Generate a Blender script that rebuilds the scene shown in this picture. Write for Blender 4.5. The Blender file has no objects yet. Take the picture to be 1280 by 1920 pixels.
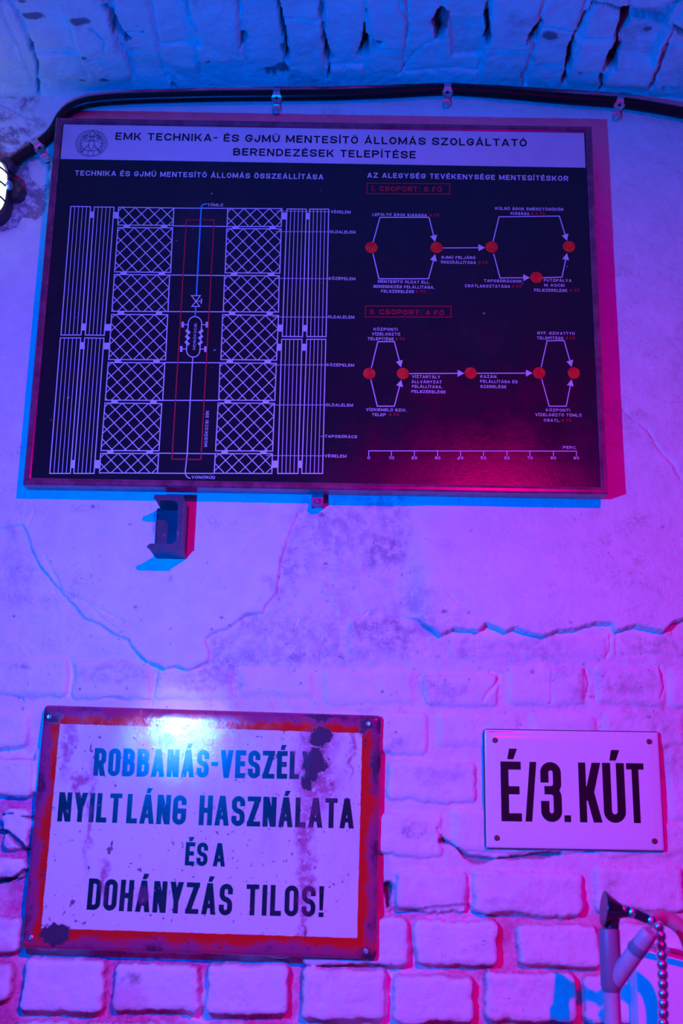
import bpy, bmesh, math, random
import numpy as np
from mathutils import Vector, Matrix

random.seed(7)
rng = np.random.default_rng(11)
scene = bpy.context.scene
COL = scene.collection

# ------------------------------------------------------------------ camera
F_PX, PITCH, ROLL, DIST, CAM_Z = 2133.0, math.radians(14.7), math.radians(0.95), 1.97, 1.35
CAM_ROT = Matrix.Rotation(math.pi / 2 + PITCH, 4, 'X') @ Matrix.Rotation(ROLL, 4, 'Z')
CAM_POS = Vector((0, -DIST, CAM_Z))
cam_data = bpy.data.cameras.new('camera')
cam = bpy.data.objects.new('camera', cam_data)
COL.objects.link(cam)
cam.matrix_world = Matrix.Translation(CAM_POS) @ CAM_ROT
cam_data.sensor_fit = 'VERTICAL'
cam_data.sensor_height = 36.0
cam_data.lens = 36.0 * F_PX / 1920.0
cam_data.clip_start = 0.02
cam_data.dof.use_dof = True
cam_data.dof.focus_distance = 2.06
cam_data.dof.aperture_fstop = 3.4
scene.camera = cam

# ------------------------------------------------------------------ colour management, world, lamps
vs = scene.view_settings
scene.display_settings.display_device = 'sRGB'
vs.view_transform = 'Standard'
vs.look = 'None'
vs.exposure = 0.0
vs.gamma = 1.0
vs.use_curve_mapping = False
scene.cycles.use_denoising = True
scene.cycles.max_bounces = 6

world = bpy.data.worlds.new('world')
scene.world = world
world.use_nodes = True
world.node_tree.nodes['Background'].inputs[0].default_value = (0.012, 0.006, 0.13, 1)
world.node_tree.nodes['Background'].inputs[1].default_value = 1.0


def lamp(name, loc, target, rgb, watts, radius, kind='SPOT', angle=120, blend=1.0):
    """A real lamp; rgb is the linear colour of its LED (a saturated LED lies a little outside the sRGB gamut)."""
    d = bpy.data.lights.new(name, kind)
    d.energy = watts
    d.shadow_soft_size = radius
    if kind == 'SPOT':
        d.spot_size = math.radians(angle)
        d.spot_blend = blend
    d.use_nodes = True
    nt = d.node_tree
    em = nt.nodes['Emission']
    cx = nt.nodes.new('ShaderNodeCombineXYZ')
    for i in range(3):
        cx.inputs[i].default_value = rgb[i]
    nt.links.new(cx.outputs[0], em.inputs['Color'])
    o = bpy.data.objects.new(name, d)
    COL.objects.link(o)
    o.location = loc
    v = Vector(target) - Vector(loc)
    o.rotation_euler = v.to_track_quat('-Z', 'Y').to_euler()
    return o


BLUE_LAMP = (-0.42, -1.12, CAM_Z + 0.22)
RED_LAMP = (0.58, -2.42, CAM_Z + 1.02)
lamp('blue_lamp', BLUE_LAMP, (0.3, 0, CAM_Z + 0.38), (-0.075, 0.128, 1.0), 98, 0.014, 'SPOT', 178, 1.0)
lamp('red_lamp', RED_LAMP, (-0.15, 0, CAM_Z - 2.3), (1.0, -0.08, 0.22), 180, 0.02, 'SPOT', 136, 1.0)
lamp('white_pilot_lamp', (-0.42, -1.12, CAM_Z + 0.235), (-0.268, 0, CAM_Z + 0.13), (1.0, 0.85, 0.45), 15.0, 0.012, 'SPOT', 11, 1.0)

# ------------------------------------------------------------------ from the photograph to the place
_R = CAM_ROT.to_3x3()


def ray(px, py):
    return _R @ Vector(((px - 640) / F_PX, (960 - py) / F_PX, -1.0))


def P(px, py, s=0.0):
    """Point at distance s in front of the wall seen at pixel (px, py)."""
    r = ray(px, py)
    t = (DIST - s) / r.y
    return CAM_POS + r * t


ARCH_X, ARCH_R = P(800, 160).x, 9.0
ARCH_Z = P(800, 170).z


def arch(x):
    return ARCH_Z + np.sqrt(np.maximum(ARCH_R ** 2 - (x - ARCH_X) ** 2, 0)) - ARCH_R


def V(px, py):
    """Point (x, depth from wall) on the vault seen at pixel."""
    r = ray(px, py)
    t = (ARCH_Z - CAM_Z) / r.z
    for _ in range(12):
        p = CAM_POS + r * t
        t += (float(arch(p.x)) - p.z) / r.z
    p = CAM_POS + r * t
    return (p.x, -p.y)


# ------------------------------------------------------------------ object helpers
def tag(o, label=None, cat=None, group=None, kind=None):
    if label: o['label'] = label
    if cat: o['category'] = cat
    if group: o['group'] = group
    if kind: o['kind'] = kind
    return o


def empty(name, loc, label, cat, group=None, rot_y=0.0):
    o = bpy.data.objects.new(name, None)
    o.empty_display_size = 0.05
    COL.objects.link(o)
    o.location = loc
    o.rotation_euler = (0, rot_y, 0)
    return tag(o, label, cat, group)


class MB:
    """Collects faces and links them as one mesh object."""
    def __init__(self):
        self.v, self.f = [], []

    def poly(self, pts):
        n = len(self.v)
        self.v += [tuple(p) for p in pts]
        self.f.append(tuple(range(n, n + len(pts))))

    def mesh(self, verts, faces):
        n = len(self.v)
        self.v += [tuple(p) for p in verts]
        self.f += [tuple(i + n for i in f) for f in faces]

    def flat(self, pts, y):
        """A patch of paint in the plane y; overlapping strokes lie on top of one another."""
        self.poly([(p[0], y - (len(self.f) % 61) * 1e-5, p[1]) for p in pts])

    def box(self, c, s, bevel=0.0, rot=None):
        bm = bmesh.new()
        bmesh.ops.create_cube(bm, size=1)
        for v in bm.verts:
            v.co = Vector((v.co.x * s[0], v.co.y * s[1], v.co.z * s[2]))
        if bevel:
            bmesh.ops.bevel(bm, geom=bm.edges[:], offset=bevel, segments=2, affect='EDGES', profile=0.5)
        if rot is not None:
            bmesh.ops.transform(bm, matrix=rot.to_4x4(), verts=bm.verts)
        self._bm(bm, Vector(c))

    def _bm(self, bm, c):
        bm.verts.index_update()
        self.mesh([v.co + c for v in bm.verts], [[v.index for v in f.verts] for f in bm.faces])
        bm.free()

    def prism(self, outline, y0, y1):
        """Outline in (x, z), extruded from y0 to y1."""
        n = len(outline)
        vs_ = [(x, y0, z) for x, z in outline] + [(x, y1, z) for x, z in outline]
        fs = [tuple(range(n)), tuple(reversed(range(n, 2 * n)))]
        fs += [(i, (i + 1) % n, n + (i + 1) % n, n + i) for i in range(n)]
        self.mesh(vs_, fs)

    def tube(self, path, rad, seg=16, cap=True):
        """path: list of Vectors, rad: number or list."""
        path = [Vector(p) for p in path]
        n = len(path)
        if not hasattr(rad, '__len__'):
            rad = [rad] * n
        tang = []
        for i in range(n):
            d = path[min(i + 1, n - 1)] - path[max(i - 1, 0)]
            tang.append(d.normalized())
        up = Vector((0, 0, 1)) if abs(tang[0].z) < 0.9 else Vector((1, 0, 0))
        nrm = (up - tang[0] * up.dot(tang[0])).normalized()
        vs_, fs = [], []
        for i in range(n):
            nrm = (nrm - tang[i] * nrm.dot(tang[i])).normalized()
            b = tang[i].cross(nrm)
            for k in range(seg):
                a = 2 * math.pi * k / seg
                vs_.append(path[i] + (nrm * math.cos(a) + b * math.sin(a)) * rad[i])
        for i in range(n - 1):
            for k in range(seg):
                k2 = (k + 1) % seg
                fs.append((i * seg + k, i * seg + k2, (i + 1) * seg + k2, (i + 1) * seg + k))
        if cap:
            fs.append(tuple(reversed(range(seg))))
            fs.append(tuple(range((n - 1) * seg, n * seg)))
        self.mesh(vs_, fs)

    def disc(self, c, r, y, n=32, rz=None):
        rz = rz or r
        self.poly([(c[0] + r * math.cos(2 * math.pi * k / n), y, c[1] + rz * math.sin(2 * math.pi * k / n)) for k in range(n)])

    def lathe(self, prof, c, axis=Vector((0, -1, 0)), seg=24):
        """prof: (radius, along) pairs."""
        axis = axis.normalized()
        self.tube([Vector(c) + axis * a for r, a in prof], [max(r, 1e-5) for r, a in prof], seg)

    def build(self, name, mat, parent=None, smooth=False, angle=35):
        me = bpy.data.meshes.new(name)
        me.from_pydata(self.v, [], self.f)
        me.materials.append(mat)
        me.update()
        if smooth:
            me.polygons.foreach_set('use_smooth', [True] * len(me.polygons))
            try:
                me.set_sharp_from_angle(angle=math.radians(angle))
            except Exception:
                pass
        o = bpy.data.objects.new(name, me)
        COL.objects.link(o)
        if parent is not None:
            o.parent = parent
        return o


def smooth_path(pts, n):
    """Catmull-Rom through pts, n samples evenly spread by length."""
    pts = [Vector(p) for p in pts]
    q = [pts[0] * 2 - pts[1]] + pts + [pts[-1] * 2 - pts[-2]]
    out = []
    for i in range(1, len(q) - 2):
        for k in range(24):
            t = k / 24
            a, b, c, d = q[i - 1], q[i], q[i + 1], q[i + 2]
            out.append(0.5 * ((2 * b) + (c - a) * t + (2 * a - 5 * b + 4 * c - d) * t * t + (3 * b - a - 3 * c + d) * t ** 3))
    out.append(pts[-1])
    L = [0.0]
    for i in range(1, len(out)):
        L.append(L[-1] + (out[i] - out[i - 1]).length)
    res, j = [], 0
    for k in range(n):
        s = L[-1] * k / (n - 1)
        while j < len(L) - 2 and L[j + 1] < s:
            j += 1
        u = (s - L[j]) / max(L[j + 1] - L[j], 1e-9)
        res.append(out[j].lerp(out[j + 1], min(max(u, 0), 1)))
    return res, L[-1]


# ------------------------------------------------------------------ node helpers and materials
class NT:
    def __init__(self, name):
        self.m = bpy.data.materials.new(name)
        self.m.use_nodes = True
        self.t = self.m.node_tree
        self.b = self.t.nodes['Principled BSDF']

    def n(self, kind, **kw):
        nd = self.t.nodes.new(kind)
        for k, v in kw.items():
            setattr(nd, k, v)
        return nd

    def put(self, sock, v):
        if isinstance(v, (int, float)):
            sock.default_value = v
        elif isinstance(v, tuple):
            sock.default_value = v if len(v) == len(sock.default_value) else (*v, 1)
        else:
            self.t.links.new(v, sock)

    def math(self, op, a, b=0.0, c=None, clamp=False):
        nd = self.n('ShaderNodeMath', operation=op, use_clamp=clamp)
        self.put(nd.inputs[0], a)
        self.put(nd.inputs[1], b)
        if c is not None: self.put(nd.inputs[2], c)
        return nd.outputs[0]

    def ramp(self, v, a, b, lo=0.0, hi=1.0):
        nd = self.n('ShaderNodeMapRange', interpolation_type='SMOOTHSTEP')
        self.put(nd.inputs['Value'], v)
        self.put(nd.inputs['From Min'], a); self.put(nd.inputs['From Max'], b)
        self.put(nd.inputs['To Min'], lo); self.put(nd.inputs['To Max'], hi)
        return nd.outputs[0]

    def obj(self):
        if not hasattr(self, '_obj'):
            self._obj = self.n('ShaderNodeTexCoord').outputs['Object']
        return self._obj

    def map(self, scale=(1, 1, 1), loc=(0, 0, 0), vec=None):
        nd = self.n('ShaderNodeMapping')
        self.put(nd.inputs[0], vec or self.obj())
        nd.inputs['Location'].default_value = loc
        nd.inputs['Scale'].default_value = scale
        return nd.outputs[0]

    def noise(self, scale, detail=4, rough=0.55, vec=None, out=0):
        nd = self.n('ShaderNodeTexNoise')
        self.put(nd.inputs['Vector'], vec or self.obj())
        nd.inputs['Scale'].default_value = scale
        nd.inputs['Detail'].default_value = detail
        nd.inputs['Roughness'].default_value = rough
        return nd.outputs[out]

    def mix(self, f, a, b, kind='MIX'):
        nd = self.n('ShaderNodeMix', data_type='RGBA', blend_type=kind)
        self.put(nd.inputs[0], f)
        self.put(nd.inputs[6], a)
        self.put(nd.inputs[7], b)
        return nd.outputs[2]

    def bump(self, h, strength=0.3, dist=0.002, prev=None):
        nd = self.n('ShaderNodeBump')
        nd.inputs['Strength'].default_value = strength
        nd.inputs['Distance'].default_value = dist
        self.put(nd.inputs['Height'], h)
        if prev is not None: self.put(nd.inputs['Normal'], prev)
        return nd.outputs[0]

    def attr(self, name):
        return self.n('ShaderNodeAttribute', attribute_name=name).outputs['Fac']

    def done(self, color=None, rough=None, normal=None, metal=None, spec=None):
        if color is not None: self.put(self.b.inputs['Base Color'], color)
        if rough is not None: self.put(self.b.inputs['Roughness'], rough)
        if normal is not None: self.put(self.b.inputs['Normal'], normal)
        if metal is not None: self.put(self.b.inputs['Metallic'], metal)
        if spec is not None: self.put(self.b.inputs['Specular IOR Level'], spec)
        return self.m


def plain(name, col, rough=0.5, metal=0.0, var=0.15, scale=60, bump=0.0, spec=0.5):
    m = NT(name)
    n = m.noise(scale, 4)
    k = m.ramp(n, 0.3, 0.7, 1 - var, 1.0)
    dark = tuple(c * (1 - 2 * var) for c in col)
    c = m.mix(k, dark, col)
    nm = m.bump(m.noise(scale * 4, 3), bump, 0.001) if bump else None
    return m.done(c, rough, nm, metal, spec)


def masonry_material():
    m = NT('whitewashed_masonry')
    grime, flake = m.attr('grime'), m.attr('flake')
    fine = m.noise(160, 6, 0.65)
    mid = m.noise(22, 5, 0.6)
    white = m.mix(m.ramp(mid, 0.35, 0.7), (0.80, 0.80, 0.81), (0.88, 0.88, 0.88))
    patch = m.noise(48, 9, 0.74)
    g = m.math('MULTIPLY', grime, m.ramp(patch, 0.38, 0.60))
    c = m.mix(m.math('MULTIPLY', g, 1.1, clamp=True), white, (0.37, 0.29, 0.34))
    area = m.math('ADD', m.ramp(m.noise(5, 3), 0.42, 0.62, 0.15, 1.0), m.math('MULTIPLY', grime, 0.8), clamp=True)
    specks = m.ramp(m.noise(150, 4, 0.6, m.map((1, 1, 1), (3, 1, 7))), 0.665, 0.70)
    c = m.mix(m.math('MULTIPLY', m.math('MULTIPLY', specks, area), 0.8), c, (0.30, 0.20, 0.27))
    wear = m.math('MULTIPLY', m.ramp(m.noise(16, 8, 0.72, m.map((1, 1, 1.3), (8, 2, 1))), 0.50, 0.66), area)
    c = m.mix(m.math('MULTIPLY', m.math('MULTIPLY', wear, m.ramp(fine, 0.40, 0.56)), 0.5), c, (0.48, 0.38, 0.44))
    raw = m.math('MULTIPLY', m.attr('raw'), m.ramp(mid, 0.25, 0.6, 0.55, 1.0))
    c = m.mix(m.math('MULTIPLY', raw, 1.0, clamp=True), c, m.mix(m.ramp(fine, .35, .65), (0.62, 0.10, 0.28), (0.82, 0.17, 0.42)))
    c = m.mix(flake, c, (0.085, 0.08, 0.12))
    b = m.bump(m.noise(300, 5, 0.6), 0.55, 0.0012)
    b = m.bump(m.noise(70, 5, 0.62), 0.7, 0.003, b)
    return m.done(c, 0.85, b, 0, 0.25)


MAT = {}
MAT['masonry'] = masonry_material()
MAT['dull_zinc'] = plain('dull_dark_zinc', (0.16, 0.17, 0.24), 0.4, 0.6, 0.2, 200, 0.2)
MAT['floor'] = plain('concrete_floor', (0.22, 0.21, 0.22), 0.8, var=0.2, scale=8, bump=0.3)
MAT['conduit'] = plain('black_conduit_plastic', (0.012, 0.012, 0.016), 0.32, var=0.2, scale=40)
MAT['zinc'] = plain('zinc_plated_steel', (0.62, 0.63, 0.66), 0.36, 0.85, 0.15, 200, 0.15)
MAT['screw'] = plain('screw_steel', (0.75, 0.75, 0.78), 0.22, 0.95, 0.1, 300)
MAT['rusty_screw'] = plain('rusty_screw', (0.20, 0.07, 0.07), 0.5, 0.4, 0.3, 400, 0.2)
MAT['chrome'] = plain('chrome', (0.90, 0.90, 0.92), 0.30, 1.0, 0.05, 60)
MAT['white_ink'] = plain('white_paint_line', (0.72, 0.72, 0.76), 0.5, var=0.12, scale=300)
MAT['red_ink'] = plain('red_paint_line', (0.62, 0.012, 0.03), 0.5, var=0.1, scale=300)
MAT['blue_ink'] = plain('blue_paint_line', (0.02, 0.55, 0.85), 0.5, var=0.05, scale=300)
MAT['black_ink'] = plain('black_paint_lettering', (0.010, 0.010, 0.018), 0.5, var=0.2, scale=300, spec=0.2)
MAT['emblem_ink'] = plain('thin_dark_print', (0.05, 0.05, 0.09), 0.5, var=0.2, scale=400)

# ------------------------------------------------------------------ noise on arrays
def lattice_noise(x, y, seed):
    r = np.random.default_rng(seed).random((256, 256))
    xi, yi = np.floor(x).astype(int), np.floor(y).astype(int)
    fx, fy = x - xi, y - yi
    fx, fy = fx * fx * (3 - 2 * fx), fy * fy * (3 - 2 * fy)
    a, b = r[xi & 255, yi & 255], r[(xi + 1) & 255, yi & 255]
    c, d = r[xi & 255, (yi + 1) & 255], r[(xi + 1) & 255, (yi + 1) & 255]
    return (a * (1 - fx) + b * fx) * (1 - fy) + (c * (1 - fx) + d * fx) * fy


def fbm(x, y, freq, seed, octv=4, gain=0.5):
    s, amp, tot = 0, 1.0, 0
    for o in range(octv):
        s = s + amp * (lattice_noise(x * freq * 2 ** o + 17 * o, y * freq * 2 ** o + 5 * o, seed + o) - 0.5)
        tot += amp
        amp *= gain
    return s / tot * 2


def sstep(a, b, x):
    t = np.clip((x - a) / (b - a), 0, 1)
    return t * t * (3 - 2 * t)


class Relief:
    """A height field on a graded grid (u, v)."""
    def __init__(self, us, vs_):
        self.us, self.vs = us, vs_
        self.U, self.Vv = np.meshgrid(us, vs_)
        self.h = np.zeros_like(self.U)
        self.grime = np.zeros_like(self.U)
        self.flake = np.zeros_like(self.U)
        self.raw = np.zeros_like(self.U)

    def win(self, pts, m):
        pts = np.asarray(pts)
        i0, i1 = np.searchsorted(self.us, [pts[:, 0].min() - m, pts[:, 0].max() + m])
        j0, j1 = np.searchsorted(self.vs, [pts[:, 1].min() - m, pts[:, 1].max() + m])
        return (slice(j0, max(j1, j0 + 1)), slice(i0, max(i1, i0 + 1)))

    def poly_sdf(self, pts, w):
        """Signed distance (negative inside) to a closed polygon over window w."""
        X, Y = self.U[w], self.Vv[w]
        d = np.full(X.shape, 1e9)
        ins = np.zeros(X.shape, bool)
        n = len(pts)
        for i in range(n):
            (x0, y0), (x1, y1) = pts[i], pts[(i + 1) % n]
            dx, dy = x1 - x0, y1 - y0
            t = np.clip(((X - x0) * dx + (Y - y0) * dy) / (dx * dx + dy * dy + 1e-12), 0, 1)
            d = np.minimum(d, (X - x0 - t * dx) ** 2 + (Y - y0 - t * dy) ** 2)
            if abs(dy) > 1e-12:
                c = (y0 > Y) != (y1 > Y)
                ins ^= c & (X < (x1 - x0) * (Y - y0) / dy + x0)
        d = np.sqrt(d)
        return np.where(ins, -d, d)

    def line_dist(self, pts, w):
        X, Y = self.U[w], self.Vv[w]
        d = np.full(X.shape, 1e9)
        for (x0, y0), (x1, y1) in zip(pts[:-1], pts[1:]):
            dx, dy = x1 - x0, y1 - y0
            t = np.clip(((X - x0) * dx + (Y - y0) * dy) / (dx * dx + dy * dy + 1e-12), 0, 1)
            d = np.minimum(d, (X - x0 - t * dx) ** 2 + (Y - y0 - t * dy) ** 2)
        return np.sqrt(d)

    def crack(self, pts, width, depth, seed=0, wob=0.004, soft=0.6):
        w = self.win(pts, width * 2 + wob * 2 + 0.01)
        d = self.line_dist(pts, w)
        d = d + wob * fbm(self.U[w], self.Vv[w], 45, seed, 3)
        ww = width * (0.65 + 0.9 * (fbm(self.U[w], self.Vv[w], 30, seed + 9, 2) + 0.35))
        k = 1 - sstep(ww * (1 - soft), ww, d)
        self.h[w] -= depth * k
        if depth >= 0.012:                   # shadow of a deep gap blackened with the flake colour
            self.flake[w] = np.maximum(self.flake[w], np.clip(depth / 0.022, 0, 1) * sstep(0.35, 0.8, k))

    def blob(self, field, c, r, amt, seed, rough=0.5, edge=0.35):
        """An irregular patch in field ('grime' or 'flake')."""
        pts = [(c[0] - r[0] * 1.6, c[1] - r[1] * 1.6), (c[0] + r[0] * 1.6, c[1] + r[1] * 1.6)]
        w = self.win(pts, 0)
        X, Y = (self.U[w] - c[0]) / r[0], (self.Vv[w] - c[1]) / r[1]
        f = 0.35 / max(min(r), 0.004)
        d = np.sqrt(X * X + Y * Y) + rough * fbm(self.U[w], self.Vv[w], f, seed, 5, 0.7)
        k = amt * (1 - sstep(1 - edge, 1.0, d))
        a = getattr(self, field)
        a[w] = np.maximum(a[w], k)

    def build(self, name, to3d, mat):
        nv, nu = self.U.shape
        x, y, z = to3d(self.U, self.Vv, self.h)
        co = np.stack([x, y, z], -1).reshape(-1, 3)
        idx = np.arange(nv * nu).reshape(nv, nu)
        q = np.stack([idx[:-1, :-1], idx[:-1, 1:], idx[1:, 1:], idx[1:, :-1]], -1).reshape(-1, 4)
        me = bpy.data.meshes.new(name)
        me.vertices.add(len(co)); me.vertices.foreach_set('co', co.ravel())
        me.loops.add(q.size); me.loops.foreach_set('vertex_index', q.ravel().astype(np.int32))
        me.polygons.add(len(q))
        me.polygons.foreach_set('loop_start', np.arange(0, q.size, 4, dtype=np.int32))
        me.polygons.foreach_set('use_smooth', np.ones(len(q), bool))
        me.update(calc_edges=True)
        for nm in ('grime', 'flake', 'raw'):
            a = me.attributes.new(nm, 'FLOAT', 'POINT')
            a.data.foreach_set('value', getattr(self, nm).ravel().astype(np.float32))
        me.materials.append(mat)
        o = bpy.data.objects.new(name, me)
        COL.objects.link(o)
        return tag(o, kind='structure')


def W(px, py):
    p = P(px, py)
    return (p.x, p.z)


def graded(lo, a, b, hi, fine, coarse):
    return np.concatenate([np.arange(lo, a, coarse), np.arange(a, b, fine), np.arange(b, hi + coarse, coarse)])


# ------------------------------------------------------------------ the wall
def make_wall():
    r = Relief(graded(-1.5, -0.68, 0.68, 1.5, 0.0023, 0.012), graded(0.0, 0.98, 2.72, 2.8, 0.0023, 0.012))
    U, Z = r.U, r.Vv
    zy = lambda y: W(640, y)[1]
    n_lo = fbm(U, Z, 9, 1, 4)
    n_mid = fbm(U, Z, 40, 2, 4)
    n_hi = fbm(U, Z, 140, 3, 3)
    # mortar level: flush and smeared higher up, raked out deeper low down and on the left
    low = sstep(zy(1590), zy(1780), Z)
    left = sstep(W(760, 1500)[0], W(660, 1500)[0], U) * sstep(zy(1340), zy(1420), Z)
    M = -0.0055 - 0.014 * low - 0.012 * left * (1 - 0.6 * low) + 0.006 * n_lo * (0.5 + low)
    M = M * sstep(zy(1215), zy(1262), Z) + 0.0016 * n_mid
    h = M
    r.h = h
    # bricks: px box x0, y0, x1, y1, level (m), corner radius scale
    rows = [
        (-130, 1226, 131, 1304, .001), (136, 1236, 284, 1312, .0015), (291, 1256, 438, 1312, .001), (446, 1252, 592, 1308, -.001),
        (650, 1156, 802, 1226, .0035), (604, 1252, 782, 1322, -.001),
        (832, 1186, 1142, 1238, .0015), (1150, 1180, 1340, 1234, .001),
        (790, 1262, 934, 1326, .002), (950, 1246, 1100, 1322, .001), (1114, 1246, 1246, 1324, .001), (1256, 1250, 1400, 1326, .001),
        (700, 1332, 802, 1414, .002), (818, 1334, 980, 1402, -.001), (990, 1336, 1120, 1400, .0), (1130, 1332, 1290, 1402, .0),
        (722, 1427, 896, 1504, .003), (912, 1420, 1080, 1500, .0), (1250, 1400, 1400, 1540, .0),
        (690, 1524, 832, 1606, .003), (846, 1516, 1100, 1600, .002), (1110, 1540, 1300, 1606, .0),
        (734, 1628, 881, 1713, .005), (884, 1630, 1096, 1719, .005), (1112, 1622, 1290, 1712, .003),
        (560, 1718, 770, 1812, .002), (774, 1724, 938, 1814, .004), (966, 1730, 1128, 1816, .004), (1136, 1730, 1300, 1816, .004),
        (36, 1794, 200, 1902, .004), (207, 1806, 377, 1902, .003), (381, 1805, 547, 1906, .004), (559, 1812, 728, 1916, .004),
        (732, 1826, 893, 1922, .005), (908, 1820, 1085, 1920, .004), (1094, 1826, 1262, 1924, .004), (1270, 1826, 1420, 1924, .004),
        (-120, 1800, 26, 1880, .003), (-60, 1420, 66, 1492, .006), (2, 1514, 58, 1596, .005), (-60, 1604, 48, 1648, .004),
        (-90, 1712, 44, 1788, .004), (-90, 1330, 56, 1404, .003), (60, 1400, 220, 1490, .0), (60, 1500, 240, 1590, .0),
        (70, 1620, 230, 1700, .0), (60, 1706, 210, 1786, .001), (222, 1712, 390, 1792, .001), (402, 1716, 552, 1798, .001),
        (300, 1330, 460, 1400, 0), (470, 1332, 690, 1404, 0), (230, 1420, 400, 1490, 0), (410, 1420, 560, 1490, 0), (570, 1424, 708, 1496, 0),
        (16, 1914, 136, 2004, .004), (150, 1916, 300, 2008, .004), (312, 1918, 470, 2010, .004), (484, 1922, 640, 2014, .004),
        (655, 1930, 800, 2016, .004), (815, 1934, 985, 2020, .004), (998, 1934, 1180, 2020, .004), (1192, 1936, 1360, 2020, .004),
    ]
    boxes = []
    for x0, y0, x1, y1, lv in rows:
        cx, cz = W((x0 + x1) / 2, (y0 + y1) / 2)
        w = W(x1, (y0 + y1) / 2)[0] - W(x0, (y0 + y1) / 2)[0]
        hh = W((x0 + x1) / 2, y0)[1] - W((x0 + x1) / 2, y1)[1]
        boxes.append((cx, cz, w / 2 - 0.0022 - (0.0015 if y0 > 1620 else 0), hh / 2 - 0.0016 - (0.0014 if y0 > 1620 else 0), lv))
    # courses outside the picture carry on in the same bond
    zc = 0.92
    k = 0
    while zc > 0.0:
        x = -1.5 + (k % 2) * 0.13
        while x < 1.5:
            w = 0.145 if k % 2 else 0.27
            boxes.append((x + w / 2, zc, w / 2 - 0.006, 0.036, 0.003))
            x += w
        zc -= 0.086
        k += 1
    for side in (-1, 1):
        zc, k = 1.03, 0
        while zc < 1.62:
            x = 0.74 + (k % 2) * 0.1
            while x < 1.5:
                boxes.append((side * (x + 0.08), zc, 0.074, 0.036, 0.002))
                x += 0.16
            zc += 0.086
            k += 1
    for i, (cx, cz, hw, hh, lv) in enumerate(boxes):
        w = r.win([(cx - hw, cz - hh), (cx + hw, cz + hh)], 0.02)
        if r.U[w].size == 0:
            continue
        X, Y = U[w] - cx, Z[w] - cz
        a = rng.normal(0, 0.012)
        X, Y = X + a * Y, Y - a * X
        rad = min(0.010, hh * 0.35)
        qx, qy = np.abs(X) - hw + rad, np.abs(Y) - hh + rad
        sd = np.hypot(np.maximum(qx, 0), np.maximum(qy, 0)) + np.minimum(np.maximum(qx, qy), 0) - rad
        sd = sd + 0.0065 * fbm(U[w], Z[w], 24, 40 + i, 4, 0.6) + 0.0028 * n_mid[w] + 0.0012 * n_hi[w]
        k_ = sstep(0.0022, -0.0026, sd)
        top = lv + 0.0022 * n_lo[w] + 0.0012 * n_mid[w] + rng.normal(0, 0.02) * X * 0.6 - 0.0028 * sstep(-0.010, 0.0, sd) - 0.003 * np.maximum(n_mid[w] - 0.35, 0)
        h[w] = h[w] * (1 - k_) + top * k_
    # smooth plaster coat: its broken lower edge
    Lp = [(-420, 1010), (-60, 1002), (44, 985), (53, 1003), (60, 1030), (75, 1060), (92, 1082), (120, 1115), (140, 1136), (160, 1160),
          (190, 1172), (216, 1190), (240, 1200), (252, 1218), (272, 1240), (292, 1247), (310, 1256), (330, 1251), (355, 1259), (378, 1248), (391, 1240),
          (393, 1222), (386, 1200), (396, 1190), (430, 1176), (460, 1155), (476, 1152), (492, 1150), (500, 1135), (516, 1115), (524, 1080), (527, 1052),
          (538, 1015), (548, 990), (560, 960), (640, 940), (760, 930), (760, 150), (-420, 150)]
    Rp = [(700, 1090), (735, 1145), (760, 1160), (782, 1165), (797, 1176), (825, 1194), (848, 1182), (896, 1186), (908, 1171), (930, 1180), (946, 1188),
          (962, 1180), (990, 1190), (1015, 1195), (1046, 1186), (1075, 1182), (1112, 1171), (1142, 1171), (1150, 1186), (1185, 1176), (1215, 1182), (1240, 1188),
          (1258, 1170), (1282, 1162), (1340, 1172), (1700, 1160), (1700, 150), (740, 150), (740, 940)]
    for pts, th, seed in ((Lp, 0.0085, 71), (Rp, 0.021, 72)):
        pw = [W(*p) for p in pts]
        w = r.win(pw, 0.02)
        sd = r.poly_sdf(pw, w) + 0.0012 * n_mid[w] + 0.0015 * n_hi[w]
        k_ = sstep(0.0012, -0.0028, sd)
        t = 0.0055 + (th - 0.0055) * sstep(zy(950), zy(1110), Z[w])
        if seed == 72:
            t = t * sstep(W(690, 1100)[0], W(800, 1100)[0], U[w]) + 0.0055 * (1 - sstep(W(690, 1100)[0], W(800, 1100)[0], U[w]))
            k_ = k_ * np.maximum(sstep(W(735, 1100)[0], W(815, 1100)[0], U[w]), sstep(zy(960), zy(930), Z[w]))
        brush = 0.0006 * fbm(U[w] * 0.35, Z[w], 40, 80, 3) + 0.0012 * n_lo[w]
        h[w] = h[w] * (1 - k_) + (t + brush) * k_
    # general roughness
    rough = 0.0006 * n_hi + 0.0005 * n_mid
    r.h = h + rough
    # plaster broken off round the lamp on the left
    hole = [W(*p) for p in [(-300, 232), (0, 244), (20, 238), (45, 262), (84, 285), (95, 300), (96, 330), (92, 372), (84, 402), (68, 414), (42, 406), (30, 428), (8, 436), (-20, 430), (-300, 440)]]
    w = r.win(hole, 0.02)
    k_ = sstep(0.002, -0.002, r.poly_sdf(hole, w) + 0.003 * n_mid[w] + 0.002 * n_hi[w])
    r.h[w] -= 0.004 * k_
    isl = [W(*p) for p in [(53, 306), (86, 296), (92, 310), (90, 346), (74, 350), (58, 338)]]
    keep = 1 - sstep(0.002, -0.002, r.poly_sdf(isl, w) + 0.002 * n_mid[w])
    r.grime[w] = np.maximum(r.grime[w], 1.25 * k_ * keep)
    # plaster fillet against the vault
    r.h += 0.005 * np.exp(-np.maximum(arch(U) - Z, 0) / 0.03) * (1 + 0.7 * n_lo)
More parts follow.
